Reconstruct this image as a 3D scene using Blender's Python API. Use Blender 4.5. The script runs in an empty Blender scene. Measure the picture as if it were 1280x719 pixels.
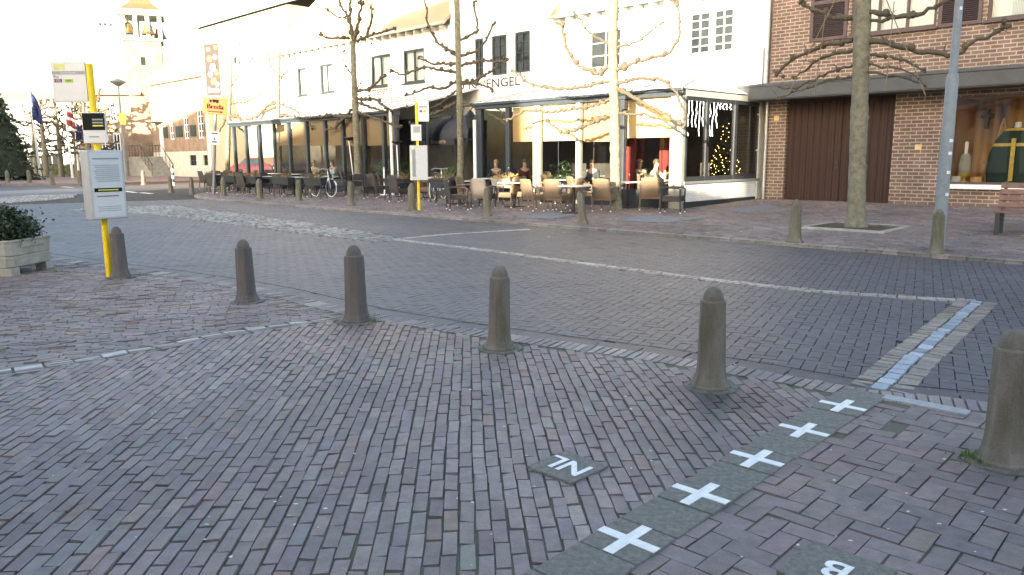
import bpy, math, random
import numpy as np
from mathutils import Vector, Matrix
R = math.radians
random.seed(7); rng = np.random.default_rng(7)
SC = bpy.context.scene
COL = SC.collection

# ------------------------------------------------------------------ camera
F, YH, H, ROLL = 960.0, 196.0, 1.58, R(0.4)
TH = math.atan((359.5 - YH) / F)
CR, UP, FW = Vector((1, 0, 0)), Vector((0, math.sin(TH), math.cos(TH))), Vector((0, math.cos(TH), -math.sin(TH)))
RX = CR * math.cos(ROLL) - UP * math.sin(ROLL)
RY = CR * math.sin(ROLL) + UP * math.cos(ROLL)
cd = bpy.data.cameras.new('camera'); cam = bpy.data.objects.new('camera', cd); COL.objects.link(cam)
m = Matrix.Identity(4)
for i in range(3):
    m[i][0], m[i][1], m[i][2] = RX[i], RY[i], -FW[i]
m[2][3] = H
cam.matrix_world = m
cd.sensor_width = 36; cd.lens = F / 1280 * 36; cd.clip_start = 0.05; cd.clip_end = 3000
SC.camera = cam
SC.render.resolution_x, SC.render.resolution_y = 1024, 575
# ------------------------------------------------------------------ light
SUN_EL = R(10.0); SD = Vector((0.478, 0.878, 0)).normalized()        # the way the light travels
w = bpy.data.worlds.new('World'); SC.world = w; w.use_nodes = True
nt = w.node_tree; bg = nt.nodes['Background']
sky = nt.nodes.new('ShaderNodeTexSky'); sky.sky_type = 'NISHITA'; sky.sun_disc = False
sky.sun_elevation = SUN_EL; sky.sun_rotation = math.atan2(-SD.x, -SD.y)
sky.air_density = 1.0; sky.dust_density = 3.0; sky.ozone_density = 1.0
nt.links.new(sky.outputs[0], bg.inputs[0]); bg.inputs[1].default_value = 0.15
ld = bpy.data.lights.new('sun', 'SUN'); ld.energy = 5.0; ld.angle = R(0.5); ld.color = (1.0, 0.86, 0.64)
lo = bpy.data.objects.new('sun', ld); COL.objects.link(lo)
sv = Vector((SD.x * math.cos(SUN_EL), SD.y * math.cos(SUN_EL), -math.sin(SUN_EL)))
lo.rotation_euler = sv.to_track_quat('-Z', 'Y').to_euler(); lo.location = (0, 0, 40)
SC.view_settings.view_transform = 'Standard'; SC.view_settings.look = 'None'
SC.view_settings.gamma = 1; SC.view_settings.exposure = 2.65

# ------------------------------------------------------------------ pixel -> place
def ray(px, py):
    return RX * ((px - 640) / F) + RY * (-(py - 359.5) / F) + FW
KS, S0 = 0.0152, 18.8                                  # the far pavement climbs 1.5 % towards the houses
def G(px, py, z=0.0):
    d = ray(px, py); t = (z - H) / d.z
    return Vector((d.x * t, d.y * t, z))
def far_z(x, y): return KS * max(0.0, x + y - S0)
def G2(px, py):                                        # point on the far pavement
    d = ray(px, py)
    t = (-H - KS * S0) / (d.z - KS * (d.x + d.y))
    p = Vector((d.x * t, d.y * t, H + d.z * t))
    return p if p.x + p.y > S0 else G(px, py, 0)
def PS(px, py, s):                                     # point on the upright plane x + y = s (parallel to the street)
    d = ray(px, py); t = s / (d.x + d.y)
    return Vector((d.x * t, d.y * t, H + d.z * t))
def PE(px, py, e):                                     # point on the upright plane y - x = e (square to the street)
    d = ray(px, py); t = e / (d.y - d.x)
    return Vector((d.x * t, d.y * t, H + d.z * t))
def PY(px, py, Y):
    d = ray(px, py); t = Y / d.y
    return Vector((d.x * t, Y, H + d.z * t))
U = Vector((math.sqrt(.5), -math.sqrt(.5), 0)); N_IN = Vector((math.sqrt(.5), math.sqrt(.5), 0))
def lu(p): return p.dot(U)                             # place along the street
FRZ = R(-45)

# ------------------------------------------------------------------ materials
MATS = {}
def mat(name, col, rough=.7, var=.15, scale=6.0, bump=0.0, bscale=60.0, metal=0.0, spec=.5, col2=None):
    if name in MATS: return MATS[name]
    M = bpy.data.materials.new(name); M.use_nodes = True; n = M.node_tree.nodes; l = M.node_tree.links
    b = n['Principled BSDF']; b.inputs['Roughness'].default_value = rough; b.inputs['Metallic'].default_value = metal
    b.inputs['Specular IOR Level'].default_value = spec
    tc = n.new('ShaderNodeTexCoord')
    no = n.new('ShaderNodeTexNoise'); no.inputs['Scale'].default_value = scale; no.inputs['Detail'].default_value = 6; no.inputs['Roughness'].default_value = .65
    l.new(tc.outputs['Object'], no.inputs['Vector'])
    mx = n.new('ShaderNodeMix'); mx.data_type = 'RGBA'
    c2 = col2 or tuple(max(0, c * (1 - 2 * var)) for c in col)
    c1 = col if col2 else tuple(min(1, c * (1 + var)) for c in col)
    mx.inputs[6].default_value = (*c2, 1); mx.inputs[7].default_value = (*c1, 1)
    rp = n.new('ShaderNodeMapRange'); rp.inputs[1].default_value = .3; rp.inputs[2].default_value = .7
    l.new(no.outputs['Fac'], rp.inputs[0]); l.new(rp.outputs[0], mx.inputs[0]); l.new(mx.outputs[2], b.inputs['Base Color'])
    if bump:
        n2 = n.new('ShaderNodeTexNoise'); n2.inputs['Scale'].default_value = bscale; n2.inputs['Detail'].default_value = 4
        l.new(tc.outputs['Object'], n2.inputs['Vector'])
        bp = n.new('ShaderNodeBump'); bp.inputs['Strength'].default_value = bump; bp.inputs['Distance'].default_value = .01
        l.new(n2.outputs['Fac'], bp.inputs['Height']); l.new(bp.outputs[0], b.inputs['Normal'])
    MATS[name] = M; return M

def mat_wallbrick(name, c1, c2, mortar, sx=.22, sy=.065, msz=.012):
    M = bpy.data.materials.new(name); M.use_nodes = True; n = M.node_tree.nodes; l = M.node_tree.links
    b = n['Principled BSDF']; b.inputs['Roughness'].default_value = .85
    tc = n.new('ShaderNodeTexCoord'); sp = n.new('ShaderNodeSeparateXYZ'); l.new(tc.outputs['Object'], sp.inputs[0])
    ad = n.new('ShaderNodeMath'); ad.operation = 'ADD'; l.new(sp.outputs[0], ad.inputs[0]); l.new(sp.outputs[1], ad.inputs[1])
    cb = n.new('ShaderNodeCombineXYZ'); l.new(ad.outputs[0], cb.inputs[0]); l.new(sp.outputs[2], cb.inputs[1])
    br = n.new('ShaderNodeTexBrick'); br.inputs['Scale'].default_value = 1; br.inputs['Brick Width'].default_value = sx
    br.inputs['Row Height'].default_value = sy; br.inputs['Mortar Size'].default_value = msz; br.inputs['Mortar Smooth'].default_value = .3
    br.inputs['Bias'].default_value = -.1
    br.inputs['Color1'].default_value = (*c1, 1); br.inputs['Color2'].default_value = (*c2, 1); br.inputs['Mortar'].default_value = (*mortar, 1)
    wn = n.new('ShaderNodeTexNoise'); wn.inputs['Scale'].default_value = 9; l.new(tc.outputs['Object'], wn.inputs['Vector'])
    vm = n.new('ShaderNodeVectorMath'); vm.operation = 'MULTIPLY_ADD'; vm.inputs[1].default_value = (.012, .012, 0)
    l.new(wn.outputs['Color'], vm.inputs[0]); l.new(cb.outputs[0], vm.inputs[2]); l.new(vm.outputs[0], br.inputs['Vector'])
    no = n.new('ShaderNodeTexNoise'); no.inputs['Scale'].default_value = 1.3; no.inputs['Detail'].default_value = 8; l.new(tc.outputs['Object'], no.inputs['Vector'])
    mr = n.new('ShaderNodeMapRange'); mr.inputs[1].default_value = .3; mr.inputs[2].default_value = .7; mr.inputs[3].default_value = .72; mr.inputs[4].default_value = 1.15
    l.new(no.outputs['Fac'], mr.inputs[0])
    mu = n.new('ShaderNodeMix'); mu.data_type = 'RGBA'; mu.blend_type = 'MULTIPLY'; mu.inputs[0].default_value = 1
    l.new(br.outputs['Color'], mu.inputs[6]); l.new(mr.outputs[0], mu.inputs[7]); l.new(mu.outputs[2], b.inputs['Base Color'])
    bp = n.new('ShaderNodeBump'); bp.inputs['Strength'].default_value = .6; bp.inputs['Distance'].default_value = .008; bp.invert = True
    l.new(br.outputs['Fac'], bp.inputs['Height']); l.new(bp.outputs[0], b.inputs['Normal'])
    MATS[name] = M; return M

def mat_paver(name, rough=.62, grit=.25, stain=(.62, 1.18)):
    M = bpy.data.materials.new(name); M.use_nodes = True; n = M.node_tree.nodes; l = M.node_tree.links
    b = n['Principled BSDF']; b.inputs['Roughness'].default_value = rough; b.inputs['Specular IOR Level'].default_value = .45
    at = n.new('ShaderNodeAttribute'); at.attribute_name = 'tone'
    tc = n.new('ShaderNodeTexCoord')
    cur = at.outputs['Color']
    for sc, lo_, hi_ in ((.45, *stain), (14, .8, 1.18), (260, 1 - grit, 1 + grit)):
        no = n.new('ShaderNodeTexNoise'); no.inputs['Scale'].default_value = sc; no.inputs['Detail'].default_value = 5; no.inputs['Roughness'].default_value = .6
        l.new(tc.outputs['Object'], no.inputs['Vector'])
        mr = n.new('ShaderNodeMapRange'); mr.inputs[1].default_value = .3; mr.inputs[2].default_value = .7; mr.inputs[3].default_value = lo_; mr.inputs[4].default_value = hi_
        l.new(no.outputs['Fac'], mr.inputs[0])
        mu = n.new('ShaderNodeMix'); mu.data_type = 'RGBA'; mu.blend_type = 'MULTIPLY'; mu.inputs[0].default_value = 1
        l.new(cur, mu.inputs[6]); l.new(mr.outputs[0], mu.inputs[7]); cur = mu.outputs[2]
    l.new(cur, b.inputs['Base Color'])
    nb = n.new('ShaderNodeTexNoise'); nb.inputs['Scale'].default_value = 90; nb.inputs['Detail'].default_value = 6; l.new(tc.outputs['Object'], nb.inputs['Vector'])
    bp = n.new('ShaderNodeBump'); bp.inputs['Strength'].default_value = .35; bp.inputs['Distance'].default_value = .006
    l.new(nb.outputs['Fac'], bp.inputs['Height']); l.new(bp.outputs[0], b.inputs['Normal'])
    MATS[name] = M; return M

def mat_bollard(name, c1, c2, lich):
    M = bpy.data.materials.new(name); M.use_nodes = True; n = M.node_tree.nodes; l = M.node_tree.links
    b = n['Principled BSDF']; b.inputs['Roughness'].default_value = .92
    tc = n.new('ShaderNodeTexCoord'); oi = n.new('ShaderNodeObjectInfo')
    mp = n.new('ShaderNodeMapping'); mp.inputs['Scale'].default_value = (1, 1, .22); l.new(tc.outputs['Object'], mp.inputs[0])
    ad = n.new('ShaderNodeVectorMath'); ad.operation = 'ADD'; l.new(mp.outputs[0], ad.inputs[0]); l.new(oi.outputs['Location'], ad.inputs[1])
    def noise(sc, vec, lo_, hi_):
        no = n.new('ShaderNodeTexNoise'); no.inputs['Scale'].default_value = sc; no.inputs['Detail'].default_value = 7; no.inputs['Roughness'].default_value = .65; l.new(vec, no.inputs['Vector'])
        mr = n.new('ShaderNodeMapRange'); mr.inputs[1].default_value = lo_; mr.inputs[2].default_value = hi_; l.new(no.outputs['Fac'], mr.inputs[0]); return mr.outputs[0]
    m1 = n.new('ShaderNodeMix'); m1.data_type = 'RGBA'; m1.inputs[6].default_value = (*c1, 1); m1.inputs[7].default_value = (*c2, 1); l.new(noise(9, ad.outputs[0], .35, .65), m1.inputs[0])
    m2 = n.new('ShaderNodeMix'); m2.data_type = 'RGBA'; m2.inputs[7].default_value = (*lich, 1); l.new(m1.outputs[2], m2.inputs[6])
    l.new(noise(38, tc.outputs['Object'], .63, .70), m2.inputs[0])
    m3 = n.new('ShaderNodeMix'); m3.data_type = 'RGBA'; m3.blend_type = 'MULTIPLY'; m3.inputs[0].default_value = 1; l.new(m2.outputs[2], m3.inputs[6])
    mr = n.new('ShaderNodeMapRange'); mr.inputs[3].default_value = .75; mr.inputs[4].default_value = 1.25; l.new(noise(120, tc.outputs['Object'], .2, .8), mr.inputs[0]); l.new(mr.outputs[0], m3.inputs[7])
    l.new(m3.outputs[2], b.inputs['Base Color'])
    nb = n.new('ShaderNodeTexNoise'); nb.inputs['Scale'].default_value = 75; nb.inputs['Detail'].default_value = 5; l.new(tc.outputs['Object'], nb.inputs['Vector'])
    bp = n.new('ShaderNodeBump'); bp.inputs['Strength'].default_value = .7; bp.inputs['Distance'].default_value = .006; l.new(nb.outputs['Fac'], bp.inputs['Height']); l.new(bp.outputs[0], b.inputs['Normal'])
    MATS[name] = M; return M

def mat_glass(name, tint=(.9, .95, .95), base=.04):
    M = bpy.data.materials.new(name); M.use_nodes = True; n = M.node_tree.nodes; l = M.node_tree.links
    n.remove(n['Principled BSDF']); out = n['Material Output']
    t = n.new('ShaderNodeBsdfTransparent'); t.inputs[0].default_value = (*tint, 1)
    g = n.new('ShaderNodeBsdfGlossy'); g.inputs['Roughness'].default_value = .02; g.inputs[0].default_value = (.9, .95, 1, 1)
    fr = n.new('ShaderNodeFresnel'); fr.inputs[0].default_value = 1.5
    mx = n.new('ShaderNodeMixShader')
    l.new(fr.outputs[0], mx.inputs[0]); l.new(t.outputs[0], mx.inputs[1]); l.new(g.outputs[0], mx.inputs[2]); l.new(mx.outputs[0], out.inputs[0])
    MATS[name] = M; return M

def mat_emit(name, col, s):
    M = bpy.data.materials.new(name); M.use_nodes = True; b = M.node_tree.nodes['Principled BSDF']
    b.inputs['Base Color'].default_value = (*col, 1); b.inputs['Emission Color'].default_value = (*col, 1); b.inputs['Emission Strength'].default_value = s
    MATS[name] = M; return M

def mat_stripes(name, c1, c2, axis, freq, rough=.6, bump=.4, detail=1.5):
    M = bpy.data.materials.new(name); M.use_nodes = True; n = M.node_tree.nodes; l = M.node_tree.links
    b = n['Principled BSDF']; b.inputs['Roughness'].default_value = rough
    tc = n.new('ShaderNodeTexCoord'); wv = n.new('ShaderNodeTexWave'); wv.bands_direction = axis; wv.inputs['Scale'].default_value = freq
    wv.inputs['Distortion'].default_value = detail; wv.inputs['Detail'].default_value = 2
    l.new(tc.outputs['Object'], wv.inputs['Vector'])
    mx = n.new('ShaderNodeMix'); mx.data_type = 'RGBA'; mx.inputs[6].default_value = (*c1, 1); mx.inputs[7].default_value = (*c2, 1)
    l.new(wv.outputs['Fac'], mx.inputs[0]); l.new(mx.outputs[2], b.inputs['Base Color'])
    bp = n.new('ShaderNodeBump'); bp.inputs['Strength'].default_value = bump; bp.inputs['Distance'].default_value = .01
    l.new(wv.outputs['Fac'], bp.inputs['Height']); l.new(bp.outputs[0], b.inputs['Normal'])
    MATS[name] = M; return M

m_white = mat('white_render', (.80, .78, .74), .8, .04, 1.2, .15, 40)
m_whitepaint = mat('white_paint', (.8, .8, .79), .6, .06, 20)
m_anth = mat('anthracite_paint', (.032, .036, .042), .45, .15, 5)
m_navy = mat('navy_frame', (.035, .045, .058), .4, .12, 5)
m_greyframe = mat('pale_frame', (.40, .40, .35), .5, .06, 5)
m_postpale = mat('post_pale_green', (.24, .25, .21), .6, .05, 5)
m_trim = mat('belfry_trim', (.34, .37, .33), .7, .06, 5)  # white trim, with the tint of its shade put into the colour
m_brick = mat_wallbrick('red_brown_brick', (.185, .112, .086), (.122, .075, .061), (.33, .305, .27), .29, .10, .015)
m_brick_old = mat_wallbrick('tower_brick', (.30, .19, .12), (.22, .13, .085), (.34, .29, .23), .25, .075)
m_whitebrick = mat_wallbrick('white_painted_brick', (.74, .74, .72), (.68, .68, .66), (.55, .55, .53), .22, .065, .006)
m_paver = mat_paver('clay_paver'); m_road = mat_paver('road_paver', .55, .45, (.75, 1.15)); m_farpaver = mat_paver('far_paver', .65)
m_bed = mat('joint_soil', (.11, .10, .085), .95, .3, 1.6, .6, 80, col2=(.09, .092, .055))
m_roadbed = mat('joint_sand', (.035, .034, .034), .95, .3, 4, .5, 80)
m_tile = mat('concrete_tile', (.205, .195, .17), .85, .22, 30, 1.0, 260)
m_mark = mat('white_marking', (.82, .81, .78), .7, .05, 16, .3, 150, col2=(.58, .57, .54))
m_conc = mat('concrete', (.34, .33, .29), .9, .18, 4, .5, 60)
m_bolA = mat_bollard('bollard_concrete', (.185, .16, .135), (.098, .088, .062), (.11, .12, .04)); m_bolB = mat_bollard('bollard_concrete_dark', (.125, .108, .10), (.085, .078, .075), (.15, .13, .11)); m_bolC = mat_bollard('bollard_concrete_lichen', (.16, .145, .115), (.085, .082, .055), (.34, .33, .27))
m_yellow = mat('yellow_paint', (.85, .58, .01), .4, .05, 8)
m_orange = mat('sign_orange', (.30, .060, .001), .4, .03, 8)
m_black = mat('black_paint', (.015, .015, .016), .4, .1, 8)
m_steel = mat('galvanised_steel', (.42, .44, .45), .4, .1, 12, metal=.6)
m_lampgrey = mat('lamp_post_grey', (.17, .20, .23), .5, .1, 8)
m_bark = mat('lime_bark', (.21, .20, .15), .95, .3, 9, 1.0, 38, col2=(.095, .09, .062))
m_twig = mat('twig_bark', (.11, .092, .062), .95, .3, 20, .8, 60, col2=(.04, .034, .026))
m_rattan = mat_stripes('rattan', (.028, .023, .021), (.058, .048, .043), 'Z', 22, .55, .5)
m_rattan_sunlit = mat_stripes('rattan_sunlit', (.215, .15, .092), (.105, .073, .047), 'Z', 22, .55, .5)  # the dark rattan again, lightened to its sunlit look
m_tabletop = mat('table_top', (.62, .62, .60), .35, .05, 8)
m_doorwood = mat_stripes('dark_door_wood', (.038, .0145, .009), (.020, .008, .0055), 'X', 3.4, .75, .5, .6)
m_woodslat = mat('bench_wood', (.17, .085, .062), .55, .2, 12, .2, 50)
m_shutter = mat('shutter_aubergine', (.07, .045, .05), .5, .1, 8)
m_rooftile = mat_stripes('clay_roof_tiles', (.42, .31, .20), (.31, .22, .14), 'Z', 5.5, .8, .9, 1.0)
m_rooftile2 = mat_stripes('brown_roof_tiles', (.40, .29, .17), (.32, .22, .13), 'Z', 5, .8, .8, 1.0)
m_canopy = mat('canopy_zinc', (.055, .06, .068), .5, .12, 3)
m_canopy2 = mat('canopy_soffit', (.06, .055, .05), .7, .12, 3)
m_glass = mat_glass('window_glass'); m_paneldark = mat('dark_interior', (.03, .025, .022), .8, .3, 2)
m_darkglass = mat('dark_window_glass', (.02, .024, .028), .05, .2, 2, spec=.4)
m_curtain = mat_stripes('net_curtain', (.7, .72, .72), (.45, .48, .5), 'X', 9, .9, .3)
m_blind = mat_stripes('bamboo_blind', (.44, .29, .15), (.28, .17, .085), 'Z', 9, .8, .4)
m_blindB = mat_stripes('brown_blind', (.24, .16, .095), (.15, .095, .058), 'X', 7, .8, .4)
m_blind_sunlit = mat_stripes('sunlit_blind', (.62, .46, .26), (.54, .38, .20), 'X', 6, .7, .2)  # blind colour lightened to hold the sun falling on it
m_soil = mat('soil', (.06, .045, .03), .95, .3, 20, .6, 60)
m_leafdark = mat('dark_leaf', (.035, .06, .022), .55, .35, 9)
m_leafyew = mat('conifer_needle', (.03, .055, .03), .7, .35, 6)
m_leafbox = mat('box_leaf', (.06, .10, .025), .6, .3, 9)
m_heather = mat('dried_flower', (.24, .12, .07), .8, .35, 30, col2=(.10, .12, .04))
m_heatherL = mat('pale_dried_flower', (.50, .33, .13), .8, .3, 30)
m_moss = mat('moss', (.09, .12, .02), .95, .3, 20)
m_skin = mat('skin', (.55, .36, .26), .55, .05, 8)
m_redcloth = mat('red_cloth', (.17, .018, .014), .85, .15, 8)
m_greycloth = mat('grey_cloth', (.30, .29, .27), .85, .12, 10)
m_darkcloth = mat('dark_cloth', (.04, .04, .05), .85, .12, 10)
m_hairB = mat('brown_hair', (.09, .055, .03), .6, .2, 30); m_hairF = mat('fair_hair', (.42, .29, .14), .6, .2, 30)
m_green = mat('green_cloth', (.008, .024, .013), .8, .15, 6)
m_gold = mat('gold_braid', (.55, .36, .06), .5, .15, 14)
m_lamplit_wood = mat_stripes('lamplit_wood', (.56, .32, .11), (.40, .21, .065), 'X', 1.6, .5, .2)  # wood colour raised to carry the warm lamp glow of the display
m_awning = mat('awning_canvas', (.035, .038, .055), .75, .12, 6)
m_purple = mat('purple_badge', (.12, .03, .16), .5, .03); m_lime = mat('green_badge', (.30, .52, .04), .5, .03)
m_paper = mat('paper', (.60, .615, .63), .5, .03, 12); m_ink = mat('black_ink', (.012, .012, .012), .95, .1, 8, spec=0.0)
m_print = mat('print_grey', (.30, .31, .34), .6, .05)
m_printdark = mat('print_dark', (.018, .020, .018), .9, .05, spec=.1); m_printyellow = mat('print_yellow', (.62, .60, .08), .5, .03)
m_alu = mat('case_aluminium', (.50, .51, .53), .35, .05, 9, metal=.5)
m_blueflag = mat('blue_flag', (.03, .045, .14), .8, .1, 4); m_redflag = mat('red_flag', (.30, .06, .06), .8, .1, 4)
m_fairy = mat_emit('fairy_light', (1.0, .62, .18), 2.5); m_icicle = mat_emit('icicle_light', (1.0, .93, .8), 2); m_lamp = mat_emit('warm_lamp', (1.0, .55, .15), 8)
m_redcar = mat('red_car_paint', (.075, .016, .018), .25, .03, 2); m_rubber = mat('rubber', (.02, .02, .02), .8, .1)
m_bikewhite = mat('bike_white', (.75, .77, .80), .35, .03); m_bluestone = mat_paver('blue_stone', .5, .2, (.85, 1.1))
m_pink = mat('banner_pink', (.6, .12, .25), .7, .03); m_lemon = mat('banner_lemon', (.7, .62, .05), .7, .03)

# ------------------------------------------------------------------ mesh builder
class MB:
    def __init__(s): s.v = []; s.f = []; s.mi = []; s.sm = []
    def add(s, vs, fs, mi=0, smooth=False):
        o = len(s.v); s.v += [tuple(v) for v in vs]
        for f in fs: s.f.append(tuple(i + o for i in f)); s.mi.append(mi); s.sm.append(smooth)
        return s
    def box(s, c, d, rz=0, mi=0, tilt=None):
        M = Matrix.Rotation(rz, 3, 'Z')
        if tilt: M = M @ Matrix.Rotation(tilt[1], 3, tilt[0])
        vs = [Vector(c) + M @ Vector((sx * d[0] / 2, sy * d[1] / 2, sz * d[2] / 2)) for sz in (-1, 1) for sx, sy in ((-1, -1), (1, -1), (1, 1), (-1, 1))]
        return s.add(vs, [(3, 2, 1, 0), (4, 5, 6, 7), (0, 1, 5, 4), (1, 2, 6, 5), (2, 3, 7, 6), (3, 0, 4, 7)], mi)
    def bb(s, x0, x1, y0, y1, z0, z1, mi=0):
        return s.box(((x0 + x1) / 2, (y0 + y1) / 2, (z0 + z1) / 2), (x1 - x0, y1 - y0, z1 - z0), 0, mi)
    def tube(s, pts, rad, n=8, mi=0, cap=True, smooth=True):
        pts = [Vector(p) for p in pts]
        if not isinstance(rad, (list, tuple)): rad = [rad] * len(pts)
        vs = []; fs = []; ref = None
        for i, p in enumerate(pts):
            t = (pts[min(i + 1, len(pts) - 1)] - pts[max(i - 1, 0)])
            t = t.normalized() if t.length > 1e-9 else Vector((0, 0, 1))
            if ref is None: ref = Vector((1, 0, 0)) if abs(t.x) < .8 else Vector((0, 1, 0))
            a = (ref - t * ref.dot(t)).normalized(); ref = a; b = t.cross(a)
            for k in range(n):
                an = 2 * math.pi * k / n; vs.append(p + (a * math.cos(an) + b * math.sin(an)) * rad[i])
        for i in range(len(pts) - 1):
            for k in range(n):
                k2 = (k + 1) % n; fs.append((i * n + k, i * n + k2, (i + 1) * n + k2, (i + 1) * n + k))
        s.add(vs, fs, mi, smooth)
        if cap:
            s.add(vs[:n], [tuple(range(n))[::-1]], mi); s.add(vs[-n:], [tuple(range(n))], mi)
        return s
    def lathe(s, prof, n=16, c=(0, 0, 0), mi=0, smooth=True, sx=1, sy=1):
        vs = [(c[0] + r * math.cos(2 * math.pi * k / n) * sx, c[1] + r * math.sin(2 * math.pi * k / n) * sy, c[2] + z) for r, z in prof for k in range(n)]
        fs = [(i * n + k, i * n + (k + 1) % n, (i + 1) * n + (k + 1) % n, (i + 1) * n + k) for i in range(len(prof) - 1) for k in range(n)]
        s.add(vs, fs, mi, smooth)
        if prof[-1][0] > 1e-4: s.add(vs[-n:], [tuple(range(n))], mi)
        if prof[0][0] > 1e-4: s.add(vs[:n], [tuple(range(n))[::-1]], mi)
        return s
    def ball(s, c, r, n=8, mi=0, sq=(1, 1, 1)):
        prof = [(max(1e-5, math.sin(math.pi * i / n)) * r, -math.cos(math.pi * i / n) * r) for i in range(n + 1)]
        vs = [(c[0] + q * math.cos(2 * math.pi * k / n) * sq[0], c[1] + q * math.sin(2 * math.pi * k / n) * sq[1], c[2] + z * sq[2]) for q, z in prof for k in range(n)]
        fs = [(i * n + k, i * n + (k + 1) % n, (i + 1) * n + (k + 1) % n, (i + 1) * n + k) for i in range(n) for k in range(n)]
        return s.add(vs, fs, mi, True)
    def poly(s, pts, mi=0): return s.add(pts, [tuple(range(len(pts)))], mi)
    def prism(s, pts, off, mi=0):                      # closed outline + offset vector
        n = len(pts); pts = [Vector(p) for p in pts]; off = Vector(off)
        s.add(pts + [p + off for p in pts], [tuple(range(n))[::-1], tuple(range(n, 2 * n))] + [(i, (i + 1) % n, n + (i + 1) % n, n + i) for i in range(n)], mi)
        return s
    def text(s, body, size, place, mi=0, depth=.004, align='CENTER', shear=0.0, sx=1.0):
        """place(u, v, w) maps the text plane (u right, v up, w out) into the part's own coordinates"""
        c = bpy.data.curves.new('lettering', 'FONT'); c.body = body; c.size = size; c.align_x = align; c.align_y = 'CENTER'; c.shear = shear; c.resolution_u = 3
        o = bpy.data.objects.new('lettering', c); COL.objects.link(o)
        bpy.context.view_layer.update()
        dg = bpy.context.evaluated_depsgraph_get(); me = bpy.data.meshes.new_from_object(o.evaluated_get(dg))
        s.add([place(v.co.x * sx, v.co.y, depth) for v in me.vertices], [tuple(p.vertices) for p in me.polygons], mi)
        bpy.data.objects.remove(o); bpy.data.curves.remove(c); bpy.data.meshes.remove(me)
        return s
    def build(s, name, mats, parent=None, loc=(0, 0, 0), rz=0, bevel=0, seg=2, smooth_all=False):
        me = bpy.data.meshes.new(name); me.from_pydata(s.v, [], s.f)
        for x in (mats if isinstance(mats, (list, tuple)) else [mats]): me.materials.append(x)
        me.polygons.foreach_set('material_index', s.mi)
        me.polygons.foreach_set('use_smooth', [True] * len(s.sm) if smooth_all else s.sm); me.update()
        o = bpy.data.objects.new(name, me); COL.objects.link(o)
        o.location = loc; o.rotation_euler = (0, 0, rz)
        if parent: o.parent = parent
        if bevel:
            b = o.modifiers.new('bevel', 'BEVEL'); b.width = bevel; b.segments = seg; b.limit_method = 'ANGLE'; b.angle_limit = R(40)
        return o
def tag(o, label, cat, group=None, kind=None):
    o['label'] = label; o['category'] = cat
    if group: o['group'] = group
    if kind: o['kind'] = kind
    return o
def thing(name, label, cat, loc=(0, 0, 0), rz=0, group=None):
    o = bpy.data.objects.new(name, None); COL.objects.link(o); o.location = loc; o.rotation_euler = (0, 0, rz); o.empty_display_size = .1
    return tag(o, label, cat, group)
def struct(o, label=None):
    o['kind'] = 'structure'
    if label: o['label'] = label
    return o
def children(o): return [c for c in COL.objects if c.parent is o]
KID = {}
def copy_tree(o, parent=None):
    c = o.copy(); COL.objects.link(c)
    if parent: c.parent = parent
    if o.name not in KID: KID[o.name] = children(o)
    for ch in KID[o.name]: copy_tree(ch, c)
    return c
def again(proto, loc, rz, label, first=[None], group=None, scale=1.0):
    """the first use places the thing itself, later uses place copies of it and of its parts"""
    if proto.get('used'): o = copy_tree(proto)
    else: o = proto; o['used'] = 1
    o.location = loc; o.rotation_euler = (0, 0, rz); o.scale = (scale,) * 3; o['label'] = label
    if group: o['group'] = group
    return o

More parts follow.
